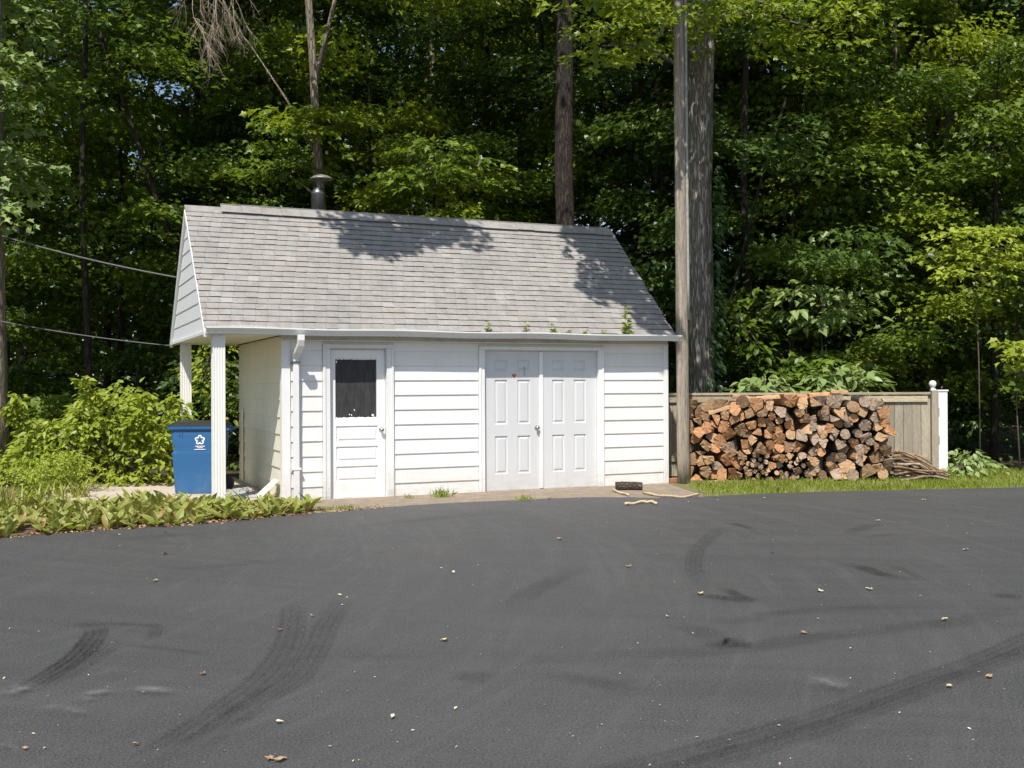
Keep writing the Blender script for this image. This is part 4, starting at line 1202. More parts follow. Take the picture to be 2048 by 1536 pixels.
    mb.f += [[k, n + k, n + (k + 1) % n, (k + 1) % n] for k in range(n)]; mb.m += [1 if barkside[k] else 0 for k in range(n)]
    mb.f.append(list(range(n, 2 * n))[::-1]); mb.m.append(0)
    org = PA + fd_ * cs + Vector((0, 0, cz))
    o = mb.build('firewood_log', [CUT[col], M['log_bark']], loc=org)
    o.rotation_euler = (rw.uniform(-.06, .10), rw.uniform(-.05, .05), fang + (rw.uniform(-.12, .12) if rw.random() < .8 else rw.uniform(-.4, .4)))
    key = (col, 'round' if rnd else 'split')
    tag(o, LOGTXT[key], 'log', 'stacked ' + LOGTXT[key].split(' in the')[0] + 's')
    nlog += 1
print('logs', nlog)
# a few pieces lying lengthwise on top of the stack
for i, (s, z, ln, a, col) in enumerate(((.95, 1.30, .40, .12, 'tan'), (1.35, 1.305, .42, -.05, 'tan'), (1.75, 1.325, .40, .06, 'orange'), (2.12, 1.345, .36, -.03, 'orange'), (2.42, 1.385, .3, .1, 'tan'), (.62, 1.12, .45, -.28, 'tan'))):
    mb = MB(); n = 6
    w = .055
    prof = [(-w, -w * .4), (w * .9, -w * .45), (w * .7, w * .35), (0, w * .75), (-w * .8, w * .3)]
    nn = len(prof); vs = []
    for k in range(n):
        t = (k / (n - 1) - .5) * ln
        for p in prof: vs.append((t + rw.uniform(-.02, .02) * (k in (0, n - 1)), p[0] * rw.uniform(.8, 1.15), p[1] * rw.uniform(.75, 1.2)))
    fs = [(k * nn + j, k * nn + (j + 1) % nn, (k + 1) * nn + (j + 1) % nn, (k + 1) * nn + j) for k in range(n - 1) for j in range(nn)] + [tuple(range(nn)), tuple(range((n - 1) * nn, n * nn))]
    mb.add(vs, fs)
    o = mb.build('firewood_log', [CUT[col]], loc=PA + fd_ * s - Vector((-fd_.y, fd_.x, 0)) * .30 + Vector((0, 0, z + .01)))
    o.rotation_euler = (0, a, fang + rw.uniform(-.3, .3))
    tag(o, f'split {col} log lying lengthwise along the top of the firewood stack', 'log', f'{col} logs lying on top of the stack')
# the heap of sticks at the end of the stack
for i in range(30):
    lay = i % 6; row = i // 6
    s0 = 2.92 + rw.uniform(-.05, .25) + .02 * lay
    ln = rw.uniform(.55, .95) - .03 * lay
    z0 = .05 + lay * .082; z1 = max(.03, z0 - rw.uniform(.18, .42) * (lay / 5))
    yv = -.12 - row * .10 + rw.uniform(-.03, .03)
    base = PA + fd_ * s0
    pts, rd = [], []
    if s0 < 3.2: s0 = 3.2 + rw.uniform(0, .08); base = PA + fd_ * s0
    r0 = rw.uniform(.014, .028)
    for k in range(9):
        t = k / 8
        pts.append((ln * t, .03 * math.sin(t * 5 + i), max(r0, z0 + (z1 - z0) * t ** 1.4 + .025 * math.sin(t * 6 + i * 2) + .03 * math.sin(3.1 * t))))
        rd.append(r0 * (1 - .35 * t) * rw.uniform(.88, 1.1))
    o = MB().tube(pts, rd, 7, jit=.08).build('stick', M['stick'] if i % 3 else M['stick_grey'], loc=(base + Vector((-fd_.y, fd_.x, 0)) * yv).to_tuple(), smooth=True)
    o.rotation_euler.z = fang
    tag(o, 'crooked brown stick in the heap at the end of the firewood stack' if i % 3 else 'crooked greyish stick in the heap beside the fence', 'stick', 'brown sticks heaped by the stack' if i % 3 else 'greyish sticks heaped by the fence')
# bits of wood lying on the apron
p = gnd(1257, 981)
mb = MB(); mb.tube([(-.19, 0, .062), (-.1, .0, .064), (0, .006, .063), (.1, 0, .063), (.2, -.004, .062)], [.056, .062, .06, .058, .054], 12, jit=.07)
o = mb.build('short_log', M['log_bark'], loc=(p.x, p.y, .006)); o.rotation_euler.z = -.12; tag(o, 'short dark barked log lying on the apron in front of the shed', 'log')
def gstick(px, r, label, z=.012):
    pts = [gnd(*q_) for q_ in px]; pts = [Vector((a.x, a.y, z + r * .95)) for a in pts]
    pts = [Vector((*q_[:2], z + r * .95 + .006 * math.sin(k))) for k, q_ in enumerate(catmull([(a.x, a.y) for a in pts], 5))]
    rr = [r * R.uniform(.75, 1.1) for _ in pts]
    return tag(MB().tube(pts, rr, 7, jit=.1).build('stick', M['stick_pale'], smooth=True), label, 'stick')
gstick([(1250, 1013), (1268, 1011), (1290, 1008), (1306, 1009), (1312, 1012)], .020, 'pale stripped stick lying on the asphalt edge below the short log')
gstick([(1226, 984), (1240, 989), (1258, 994)], .017, 'short pale stick lying on the apron left of the dark log')
gstick([(1287, 990), (1320, 995), (1360, 998), (1397, 993)], .018, 'long curved pale stick lying along the apron beside the grass')

# ------------------------------------------------------------------ trees
def make_tree(name, seed, H, r0, zc0, rad, nlimb, nspray, per, lsize, kind, leaf, barkm, lean=(0, 0), srad=.6, rise=.35, shape='dome', extra=0, trunk_only_to=None, sides=8, limb_r=.3, azim=None, tilt=.45, wob=.05, clump=.75, spread=.24):
    rng = np.random.default_rng(seed); rp = random.Random(seed)
    root = empty(name)
    mb = MB()
    pts, rd = [], []
    npt = 14
    wx, wy = rp.uniform(0, 6), rp.uniform(0, 6)
    def axis(z):
        t = z / H
        return Vector((lean[0] * t + wob * H * .1 * math.sin(wx + t * 5) * t, lean[1] * t + wob * H * .1 * math.sin(wy + t * 4.3) * t, z))
    for i in range(npt):
        t = (i / (npt - 1)) ** 1.0
        z = H * t
        pts.append(axis(z)); rd.append(r0 * (1.0 - .85 * t) * (1 + .45 * math.exp(-z / (r0 * 2.2))) + .008)
    mb.tube(pts, rd, sides, jit=.05, rng=rp)
    cen, out = [], []
    for k in range(nlimb):
        t = (k + rp.random()) / nlimb
        zs = zc0 + (H * .97 - zc0) * t
        az = (k * 2.399963 + rp.uniform(-.4, .4)) if azim is None else rp.uniform(*azim)
        if shape == 'dome': ln = rad * (math.sin(math.pi * (.22 + .74 * t)) ** .7) * rp.uniform(.65, 1.15)
        elif shape == 'tier': ln = rad * (1.0 - .62 * t) * rp.uniform(.6, 1.15)
        else: ln = rad * rp.uniform(.6, 1.1)
        a = axis(max(zs - ln * rise * .55, zc0 * .6)); d = Vector((math.cos(az), math.sin(az), 0))
        lp, lr = [], []
        rl = max(.012, limb_r * r0 * (1 - .7 * t)) * rp.uniform(.6, 1.0)
        bend = rp.uniform(-.25, .25)
        for i in range(6):
            s = i / 5
            q = a + d * (ln * s) + Vector((-d.y, d.x, 0)) * (bend * ln * s * s) + Vector((0, 0, ln * (rise * s * (1.25 - .62 * s))))
            lp.append(q); lr.append(rl * (1 - .8 * s) + .004)
        mb.tube(lp, lr, 5, cap=False)
        for j in range(nspray):
            s = (.62 + .42 * rp.random()) if rp.random() < clump else (.25 + .7 * rp.random())
            i0 = min(4, int(s * 5)); f = s * 5 - i0
            q = lp[i0].lerp(lp[i0 + 1], f)
            off = Vector((-d.y, d.x, 0)) * rp.uniform(-spread, spread) * ln * min(1, s) + Vector((0, 0, rp.uniform(-.3, .2)))
            c = q + off
            cen.append(tuple(c)); out.append(tuple((d + off * .5 / max(ln, .5)).normalized()))
            if rp.random() < .35: mb.tube([q, q.lerp(c, .6) + Vector((0, 0, .04)), c], [.012, .008, .004], 3, cap=False)
    mb.build('trunk', barkm, root, smooth=True)
    cen = np.array(cen); out = np.array(out)
    P, T, Nn, sz = sprays(rng, cen, out, srad * rng.uniform(.6, 1.3, len(cen)), per, lsize, tilt=tilt)
    me = leaf_mesh('crown', P, T, Nn, sz, kind, leaf, rng)
    link('crown', me, root)
    return root

def place(root, loc, rz=0.0, sc=1.0, label=None, group=None, cat='tree', copy=True, zs=1.0):
    o = copy_tree(root) if copy else root
    o.location = loc; o.rotation_euler = (0, 0, rz); o.scale = (sc, sc, sc * zs)
    tag(o, label, cat, group)
    return o

rt = random.Random(5)
# kinds of tree, each with its own crown
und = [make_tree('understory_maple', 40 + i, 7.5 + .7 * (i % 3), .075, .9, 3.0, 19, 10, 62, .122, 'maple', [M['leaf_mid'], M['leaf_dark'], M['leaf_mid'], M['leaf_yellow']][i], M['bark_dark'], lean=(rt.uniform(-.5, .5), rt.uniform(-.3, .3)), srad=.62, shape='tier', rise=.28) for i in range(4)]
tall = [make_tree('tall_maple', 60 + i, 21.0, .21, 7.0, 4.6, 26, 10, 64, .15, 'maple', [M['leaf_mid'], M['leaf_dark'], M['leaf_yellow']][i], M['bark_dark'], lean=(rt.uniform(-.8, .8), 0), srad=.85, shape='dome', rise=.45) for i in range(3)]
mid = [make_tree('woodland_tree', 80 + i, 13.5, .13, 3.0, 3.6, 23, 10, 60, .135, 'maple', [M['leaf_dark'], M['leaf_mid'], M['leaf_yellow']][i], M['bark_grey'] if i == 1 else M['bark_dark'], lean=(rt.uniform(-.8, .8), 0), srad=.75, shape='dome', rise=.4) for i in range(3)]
used = {}
def grow(pool, k, loc, rz, sc, label, group=None, zs=1.0):
    src = pool[k]
    first = src.name not in used
    used[src.name] = 1
    return place(src, loc, rz, sc, label, group, copy=not first, zs=zs)

# trunks one can pick out in the photograph: own trunk, crown high above
def crown_from(src): return [c for c in src.children if c.name.startswith('crown')][0].data
def named_trunk(name, px0, py0, px1, py1, Y, wpx, barkm, label, src, crown_z, H=18, cs=1.0, rz=0.0, extra=None, limbs=()):
    b0 = at(px0, py0, Y); b1 = at(px1, py1, Y)
    d = (b1 - b0) / (b1.z - b0.z)
    base = b0 - d * b0.z
    root = empty(name, (base.x, base.y, 0)); tag(root, label, 'tree')
    r = wpx / 2 / F * Y
    mb = MB(); pts, rd = [], []
    for i in range(16):
        z = H * i / 15
        pts.append(Vector((d.x * z + .05 * math.sin(z * .9), d.y * z, z)))
        rd.append(r * (1.12 - .55 * z / H) * (1 + .35 * math.exp(-z / (r * 2.5))))
    mb.tube(pts, rd, 14, jit=.05)
    for (z0, dx, dy, dz, rr) in limbs:
        a = Vector((d.x * z0, d.y * z0, z0))
        mb.tube([a, a + Vector((dx * .5, dy * .5, dz * .55)), a + Vector((dx, dy, dz))], [rr, rr * .7, rr * .3], 6)
    mb.build('trunk', barkm, root, smooth=True)
    if src is not None:
        c = link('crown', crown_from(src), root); c.location = (d.x * crown_z * 0, 0, crown_z - 7.0); c.rotation_euler.z = rz; c.scale = (cs, cs, cs)
    return root
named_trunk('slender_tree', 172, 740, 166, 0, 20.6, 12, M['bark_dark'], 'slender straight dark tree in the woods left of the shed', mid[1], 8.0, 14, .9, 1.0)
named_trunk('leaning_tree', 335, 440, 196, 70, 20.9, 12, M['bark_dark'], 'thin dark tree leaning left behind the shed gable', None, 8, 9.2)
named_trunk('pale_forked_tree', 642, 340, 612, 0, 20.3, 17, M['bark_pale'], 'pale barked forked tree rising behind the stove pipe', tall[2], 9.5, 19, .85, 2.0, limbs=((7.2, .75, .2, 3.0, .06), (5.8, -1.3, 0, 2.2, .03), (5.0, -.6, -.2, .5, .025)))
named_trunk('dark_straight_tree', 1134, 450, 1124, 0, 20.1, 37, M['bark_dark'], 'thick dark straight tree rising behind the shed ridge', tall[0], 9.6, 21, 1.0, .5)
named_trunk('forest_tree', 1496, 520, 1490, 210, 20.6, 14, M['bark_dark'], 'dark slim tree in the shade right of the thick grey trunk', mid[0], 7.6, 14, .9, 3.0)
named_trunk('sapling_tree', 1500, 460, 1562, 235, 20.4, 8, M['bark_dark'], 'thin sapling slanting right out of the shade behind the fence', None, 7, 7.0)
named_trunk('pale_tall_tree', 1866, 480, 1902, 0, 25.5, 31, M['bark_pale'], 'tall pale barked tree standing in the woods behind the white post', tall[1], 11.0, 21, 1.0, 4.0)
named_trunk('pale_thin_tree', 1797, 800, 1795, 670, 22.5, 9, M['bark_pale'], 'thin pale barked tree low in the shade behind the fence', mid[2], 7.5, 13, .8, 5.0)
named_trunk('background_tree', 1548, 560, 1546, 240, 28, 22, M['bark_pale'], 'pale trunk half hidden by leaves deep behind the woodpile', tall[2], 10.5, 20, .95, 2.2)

# the thick trunk by the pole, whose limbs reach forward over the shed roof
bt0, bt1 = at(1394, 770, 19.0), at(1399, 40, 19.0)
bigt = empty('big_maple', (bt0.x, bt0.y, 0)); tag(bigt, 'thick grey barked maple with climbing vine standing behind the pole', 'tree')
def trunk_big():
    mb = MB(); pts, rd = [], []
    for i in range(22):
        z = 20 * i / 21
        pts.append(Vector(((bt1.x - bt0.x) * z / 6.5 + .03 * math.sin(z), 0, z))); rd.append((.285 - .009 * z) * (1 + .25 * math.exp(-z / .5)))
    mb.tube(pts, rd, 22, jit=.06)
    return mb
tb = trunk_big()
def roof_point(u, n):  return S(u, n, ZE + SL * (OE - n))
cenl, outl_, radl = [], [], []
def limb(mb, a, c, r, n=7, lift=.6):
    pts = []
    for i in range(n):
        t = i / (n - 1); q = a.lerp(c, t); q.z += lift * math.sin(math.pi * t); q += Vector((.12 * math.sin(5 * t + c.x), .12 * math.cos(4 * t), 0)) * t; pts.append(q)
    mb.tube(pts, [r * (1 - .85 * i / (n - 1)) + .006 for i in range(n)], 6, cap=False)
    return pts
base = Vector((bt0.x, bt0.y, 0))
rl = random.Random(3)
def cluster(u0, u1, n0, n1, t, cnt, rad=.34, keep=None):
    """sprays hung along the sun's direction above a patch of the roof"""
    for _ in range(cnt):
        uu, nn = rl.uniform(u0, u1), rl.uniform(n0, n1)
        if keep and not keep((uu - u0) / (u1 - u0), (nn - n0) / (n1 - n0)): continue
        q = roof_point(uu, nn) + SUN * (t + rl.uniform(-.35, .45))
        cenl.append(tuple(q - base)); outl_.append((rl.uniform(-1, 1), -1, 0)); radl.append(rad * rl.uniform(.7, 1.2))
A = Vector(((bt1.x - bt0.x) * 1.5, 0, 10.2))
tgt = roof_point(2.0, -1.45) + SUN * 6.5 - base
lp = limb(tb, A, tgt, .10, lift=1.0)
for k in (3, 4, 5): limb(tb, lp[k], lp[k] + Vector((rl.uniform(-1, .4), rl.uniform(-1.2, .3), .3)), .03, lift=.2)
cluster(1.0, 2.85, -1.74, -1.15, 6.5, 40, .27, keep=lambda a, b: b < 1.05 - .3 * a and not (a < .1 and b > .5))
cluster(2.7, 3.35, -1.74, -1.45, 6.5, 7, .24)
tgt2 = roof_point(5.0, -1.2) + SUN * 6.5 - base
A2 = Vector(((bt1.x - bt0.x) * 1.1, 0, 10.4))
lp = limb(tb, A2, tgt2, .07, lift=.5)
for k in (3, 4, 5): limb(tb, lp[k], lp[k] + Vector((rl.uniform(-.8, .3), rl.uniform(-.9, .2), .25)), .022, lift=.1)
cluster(5.15, 5.85, -1.72, -1.2, 6.5, 20, .23)
cluster(4.75, 5.9, -1.0, -.45, 6.5, 20, .23, keep=lambda a, b: a + b * .4 > .35)
cluster(5.2, 5.9, -.5, .25, 6.5, 15, .23, keep=lambda a, b: a > .55 * (1 - abs(b - .4)))
cluster(5.5, 6.2, -1.7, .1, 6.5, 6, .24)
for (px, py, Y, n_, w) in ((1235, 20, 15.6, 9, .4), (1300, 70, 15.8, 5, .3), (1200, 95, 15.4, 4, .22), (1280, 0, 16.2, 9, .5), (1400, 10, 17.2, 10, .5), (1560, 20, 17.3, 10, .5), (1620, 60, 17.6, 10, .6), (1340, 60, 17.8, 6, .4)):
    c0 = at(px, py, Y) - base
    limb(tb, Vector((0, 0, c0.z + .6)), c0, .035, lift=.2)
    for _ in range(n_):
        cenl.append((c0.x + rl.gauss(0, w), c0.y + rl.gauss(0, w), c0.z + rl.gauss(0, .18))); outl_.append((rl.uniform(-1, 1), -1, 0)); radl.append(rl.uniform(.25, .45))
for k in range(20):
    q = Vector((2.7, 16.3, rl.uniform(5.2, 8.2))) + SUN * rl.uniform(2.3, 3.0) - base
    cenl.append((q.x + rl.gauss(0, .25), q.y + rl.gauss(0, .2), q.z)); outl_.append((rl.uniform(-1, 1), -1, 0)); radl.append(rl.uniform(.22, .36))
for k in range(20):
    zt = rl.uniform(2.2, 8.0); q = Vector((3.32 + rl.gauss(0, .25), 18.75, zt)) + SUN * ((rl.uniform(8.7, 9.6) - zt) / SUN.z) - base
    cenl.append(tuple(q)); outl_.append((rl.uniform(-1, 1), -1, 0)); radl.append(rl.uniform(.25, .42))
limb(tb, Vector((0, 0, 9.2)), Vector((-.6, -4.3, 9.1)), .06, lift=.4)
# upper crown
for _ in range(120):
    a = rl.uniform(0, 6.283); rr = 4.6 * math.sqrt(rl.random()); z = rl.uniform(10.5, 19)
    cenl.append((rr * math.cos(a) + .8, rr * math.sin(a) + 2.6, z)); outl_.append((math.cos(a), math.sin(a), 0)); radl.append(rl.uniform(.6, 1.1))
tb.build('trunk', M['bark_grey'], bigt, smooth=True)
rngb = np.random.default_rng(77)
P, T, Nn, sz = sprays(rngb, np.array(cenl), np.array(outl_), np.array(radl), 34, .125, tilt=.4)
link('crown', leaf_mesh('crown', P, T, Nn, sz, 'maple', M['leaf_yellow'], rngb), bigt)
# vine on its right-hand side
vp_, vt, vn, vs_ = [], [], [], []
for k in range(620):
    z = rl.uniform(.9, 6.6)
    a = rl.uniform(-1.25, .9) if z < 3 else rl.uniform(-1.0, .6)
    if rl.random() > (.9 if (1.2 < z < 3.9) else (.55 if z < 5.4 else .15)): continue
    rr = .27 + abs(rl.gauss(.0, .11))
    x, y = (bt1.x - bt0.x) * z / 6.5 + rr * math.cos(a), rr * math.sin(a)
    vp_.append((x, y, z)); vt.append((math.cos(a) + rl.gauss(0, .4), math.sin(a) - .3 + rl.gauss(0, .4), -.8)); vn.append((math.cos(a) * .6, math.sin(a) - .6, .7)); vs_.append(rl.uniform(.09, .17))
vine_o = link('climbing_vine', leaf_mesh('climbing_vine', np.array(vp_), np.array(vt), np.array(vn), np.array(vs_), 'ovate', M['vine'], rngb), None, base)
tag(vine_o, 'dark glossy vine leaves climbing the thick grey trunk', 'vine')

# left-hand trunk cut by the picture edge, with its low leaves
lt = empty('edge_tree', (-8.42, 17.2, 0)); tag(lt, 'sunlit pale barked tree standing behind the planting bed', 'tree')
mb = MB(); mb.tube([(0.02 * math.sin(z), 0, z) for z in range(0, 15)], [(.27 - .008 * z) * (1 + .2 * math.exp(-z / .4)) for z in range(0, 15)], 16, jit=.06)
cl, ol, rl2 = [], [], []
for _ in range(90):
    z = rl.choice([rl.uniform(4.0, 8.0), rl.uniform(5.0, 9)])
    cl.append((rl.uniform(-.8, .6) if z < 8 else rl.uniform(-2.5, 1.6), rl.uniform(-1.2, .8), z)); ol.append((.5, -1, 0)); rl2.append(rl.uniform(.25, .45))
mb.tube([(0, 0, 5.4), (.2, -.4, 5.9), (.4, -.8, 6.1)], [.05, .03, .01], 6); mb.tube([(0, 0, 6.8), (.3, -.3, 7.4), (.5, -.7, 7.7)], [.05, .03, .01], 6)
mb.build('trunk', M['bark_pale'], lt, smooth=True)
P, T, Nn, sz = sprays(rngb, np.array(cl), np.array(ol), np.array(rl2), 30, .15)
link('crown', leaf_mesh('crown', P, T, Nn, sz, 'maple', M['leaf_pale'], rngb), lt)

# rows of trees behind
LEAFC = ['green', 'deep green', 'yellow-green']
for i, (X, Y) in enumerate(((-10.8, 21.8), (-6.3, 22.6), (-5.0, 23.0), (-1.6, 22.2), (-.6, 23.4), (3.2, 22.6), (5.6, 21.6), (7.4, 22.2), (9.4, 20.8), (11.8, 21.5), (-12.8, 22.5), (-3.0, 24.4), (-8.8, 24.0), (6.4, 24.6), (1.6, 24.4), (10.2, 24.2))):
    grow(und, i % 4, (X, Y, 0), rt.uniform(0, 6.28), rt.uniform(.88, 1.12), LEAFC[[0, 1, 0, 2][i % 4]] + ' young maple with layered boughs at the edge of the woods', LEAFC[[0, 1, 0, 2][i % 4]] + ' young maples along the edge of the woods')
for i in range(17):
    X = -15 + 30 * i / 16 + rt.uniform(-.7, .7); Y = 26.5 + (i % 3) * 1.9 + rt.uniform(-.6, .6)
    if -11 < X < -8.5 and Y < 29: Y += 4
    grow(mid, i % 3, (X, Y, 0), rt.uniform(0, 6.28), rt.uniform(.9, 1.15), LEAFC[[1, 0, 2][i % 3]] + ' tree in the dark woods behind the young maples', LEAFC[[1, 0, 2][i % 3]] + ' trees in the dark woods')
for i in range(15):
    X = -18 + 36 * i / 14 + rt.uniform(-1, 1); Y = 33 + (i % 3) * 2.6 + rt.uniform(-.8, .8)
    grow(tall, i % 3, (X, Y, 0), rt.uniform(0, 6.28), rt.uniform(.9, 1.1), LEAFC[[0, 1, 2][i % 3]] + ' tall canopy tree deep in the woods behind the shed', LEAFC[[0, 1, 2][i % 3]] + ' tall canopy trees')
for i, (X, Y) in enumerate(((-11.5, 23.5), (-7.0, 24.5), (7.8, 23.0), (12.2, 23.5), (3.0, 25.5))):
    grow(tall, i % 3, (X, Y, 0), rt.uniform(0, 6.28), rt.uniform(.9, 1.05), 'tall tree whose crown hangs over the front edge of the woods', 'tall trees at the front of the woods')
# far mass of the wood
rngw = np.random.default_rng(9)
nc = 3600
cen = np.stack([rngw.uniform(-30, 30, nc), rngw.uniform(41, 50, nc), np.where(rngw.random(nc) < .4, rngw.uniform(0, 8, nc), 22 * rngw.random(nc))], 1)
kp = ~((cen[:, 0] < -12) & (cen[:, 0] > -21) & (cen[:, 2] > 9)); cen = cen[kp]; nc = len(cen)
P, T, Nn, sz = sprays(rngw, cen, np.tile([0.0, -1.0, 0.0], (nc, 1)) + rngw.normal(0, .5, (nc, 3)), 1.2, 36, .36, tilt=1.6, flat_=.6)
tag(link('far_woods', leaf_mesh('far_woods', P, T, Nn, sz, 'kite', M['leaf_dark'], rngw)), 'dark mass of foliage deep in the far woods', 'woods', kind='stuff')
# low undergrowth under the trees
nc = 620
cen = np.stack([rngw.uniform(-14, 15, nc), rngw.uniform(19.2, 30, nc), rngw.uniform(.1, 1.3, nc)], 1)
keep = ~((cen[:, 0] < 3.2) & (cen[:, 0] > -5) & (cen[:, 1] < 19.6))
cen = cen[keep]; nc = len(cen)
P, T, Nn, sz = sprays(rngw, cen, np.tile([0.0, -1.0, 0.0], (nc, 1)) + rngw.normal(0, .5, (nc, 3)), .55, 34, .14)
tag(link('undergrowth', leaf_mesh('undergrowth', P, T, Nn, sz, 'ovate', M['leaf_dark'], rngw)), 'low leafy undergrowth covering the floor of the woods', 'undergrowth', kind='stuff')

# ------------------------------------------------------------------ shrubs and saplings one can pick out
def bush(name, loc, cens, out, rads, per, lsize, kind, leaf, label, cat, seed, stems=(), barkm=None, tilt=.5, flat_=.2, group=None):
    rng = np.random.default_rng(seed)
    root = empty(name, loc); tag(root, label, cat, group)
    P, T, Nn, sz = sprays(rng, np.array(cens, float), np.array(out, float), np.array(rads), per, lsize, tilt=tilt, flat_=flat_)
    link('foliage', leaf_mesh('foliage', P, T, Nn, sz, kind, leaf, rng), root)
    mb = MB()
    for a, b in stems:
        a, b = Vector(a), Vector(b)
        mb.tube([a, a.lerp(b, .5) + Vector((R.uniform(-.06, .06), R.uniform(-.06, .06), .05)), b], [.018, .012, .004], 5)
    if stems: mb.build('stem', barkm or M['bark_twig'], root, smooth=True)
    return root
# the bright shrub left of the bin
cs_, os_, rs_, st_ = [], [], [], []
rb = random.Random(31)
hill = [(45, 870), (75, 850), (110, 835), (150, 805), (190, 775), (230, 757), (260, 760), (300, 785), (345, 785), (360, 820)]
bb = Vector((-6.45, 16.75, 0))
for _ in range(235):
    px = rb.uniform(45, 362)
    for (xa, ya), (xb, yb_) in zip(hill, hill[1:]):
        if xa <= px <= xb: top_y = ya + (yb_ - ya) * (px - xa) / (xb - xa); break
    else: top_y = 870 if px < 50 else 820
    low = 960 if px > 150 else 900 + .3 * px
    Y = 16.75 + rb.uniform(-.65, .75)
    py = top_y + 12 + (low - top_y) * rb.random() ** 1.15
    q = at(px, py, Y) - bb
    cs_.append(tuple(q)); os_.append((rb.uniform(-1, 1) + (px - 200) / 200, -1.2, 0)); rs_.append(rb.uniform(.16, .27))
for _ in range(46):
    e = rb.choice(cs_)
    if e[2] < .5: continue
    dx, dz = rb.uniform(-.25, .25), rb.uniform(.12, .34)
    for q in (.45, .75, 1.0):
        cs_.append((e[0] + dx * q, e[1] - .1 * q, e[2] + dz * q)); os_.append((dx, -.6, 0)); rs_.append(.11 - .04 * q)
for _ in range(34):
    e = rb.choice(cs_); st_.append(((rb.uniform(-.15, .15) + (.35 if rb.random() < .5 else 0), rb.uniform(-.1, .1), 0), e))
bush('flowering_shrub', bb, cs_, os_, rs_, 19, .118, 'ovate', M['leaf_shrub'], 'bright yellow-green leafy shrub left of the blue bin', 'shrub', 5, st_, tilt=.55, flat_=.3)
# pale broad leaved saplings behind the fence, and the lit maple on the right
def sap(px, py, Y, wpx, hpx, n, leaf, lsize, kind, label, seed, per=16, name='sapling', base_px=None):
    rb = random.Random(seed)
    b = at(px if base_px is None else base_px, 800, Y); b.z = 0
    cs_, os_, rs_, st_ = [], [], [], []
    for _ in range(n):
        a = rb.uniform(0, 6.283); rr = math.sqrt(rb.random())
        q = at(px + wpx / 2 * rr * math.cos(a), py + hpx / 2 * rr * math.sin(a), Y + rb.uniform(-.4, .4)) - b
        cs_.append(tuple(q)); os_.append((math.cos(a), -.7, 0)); rs_.append(rb.uniform(.2, .36))
    tops = sorted(cs_, key=lambda c: c[2])
    mc = tuple(sum(c[k] for c in cs_) / n for k in range(3)); mc = (mc[0], mc[1] + .2, mc[2] - .1)
    st_ = [((0, 0, 0), mc)] + [(mc, c) for c in rb.sample(cs_, min(n, 9))]
    return bush(name, b, cs_, os_, rs_, per, lsize, kind, leaf, label, 'sapling', seed, st_, tilt=.32, flat_=.1)
sap(1535, 772, 18.35, 120, 60, 16, M['leaf_pale'], .20, 'ovate', 'pale broad-leaved sapling rising just above the fence over the left of the firewood', 101, per=12)
sap(1690, 760, 18.3, 120, 70, 17, M['leaf_pale'], .20, 'ovate', 'pale broad-leaved sapling drooping over the fence cap rail', 102, per=12)
sap(1655, 600, 19.3, 190, 120, 30, M['leaf_pale'], .20, 'ovate', 'tall pale broad-leaved sapling behind the middle of the fence', 103, per=12)
sap(1500, 640, 19.6, 120, 150, 22, M['leaf_mid'], .19, 'ovate', 'dark broad-leaved sapling close beside the vine-covered trunk', 104, per=12)
sap(1960, 500, 18.6, 230, 120, 46, M['leaf_shrub'], .13, 'maple', 'tall bright yellow-green maple sapling in full sun beyond the white post', 105, per=22)
sap(2040, 705, 18.0, 70, 60, 12, M['leaf_shrub'], .14, 'maple', 'small bright sapling growing low in the woods beyond the white post', 106, per=18)
sap(1940, 930, 17.4, 80, 60, 14, M['leaf_pale'], .13, 'ovate', 'low leafy weed growing at the foot of the white post', 107, per=16)
sap(610, 235, 19.9, 240, 60, 26, M['leaf_yellow'], .13, 'maple', 'sunlit flat maple bough behind the stove pipe', 108, per=30, base_px=640)
sap(560, 340, 20.2, 200, 50, 14, M['leaf_mid'], .13, 'maple', 'lower shaded maple bough behind the roof ridge left of the pipe', 109, per=30, base_px=640)
sap(870, 330, 19.6, 240, 120, 24, M['leaf_mid'], .13, 'maple', 'maple sapling with layered boughs above the middle of the roof ridge', 110, per=30)
sap(420, 720, 18.9, 70, 230, 22, M['leaf_shrub'], .13, 'ovate', 'leafy sapling seen between the two porch posts', 111, per=16)

# dead twigs hanging into the picture at the top
mb = MB(); rd_ = random.Random(12)
dorg = at(425, -60, 17.5)
def twig(a, d, ln, r, lev):
    pts = [a]; dd = d.normalized()
    for k in range(5):
        dd = (dd + Vector((rd_.uniform(-.22, .22), rd_.uniform(-.22, .22), rd_.uniform(-.25, .12)))).normalized()
        pts.append(pts[-1] + dd * ln / 5)
    mb.tube(pts, [r * (1 - .16 * k) for k in range(6)], 4, cap=False)
    if lev:
        for k in range(5 if lev > 1 else 4):
            twig(pts[rd_.randrange(1, 6)], dd + Vector((rd_.uniform(-.8, .8), rd_.uniform(-.6, .6), rd_.uniform(-.7, .3))), ln * .55, r * .55, lev - 1)
for k in range(4): twig(Vector((rd_.uniform(-.4, .3), 0, .15)), Vector((rd_.uniform(-.1, .5), rd_.uniform(-.2, .2), -1)), rd_.uniform(.9, 1.35), .010, 3)
mb.tube([(-2.5, 1.2, 1.6), (-1.2, .5, 1.0), (0, 0, .2)], [.05, .035, .015], 6)
o = mb.build('dead_branch', M['dead_twig'], loc=dorg); tag(o, 'bare dead branch with fine pale twigs hanging in front of the woods', 'branch')

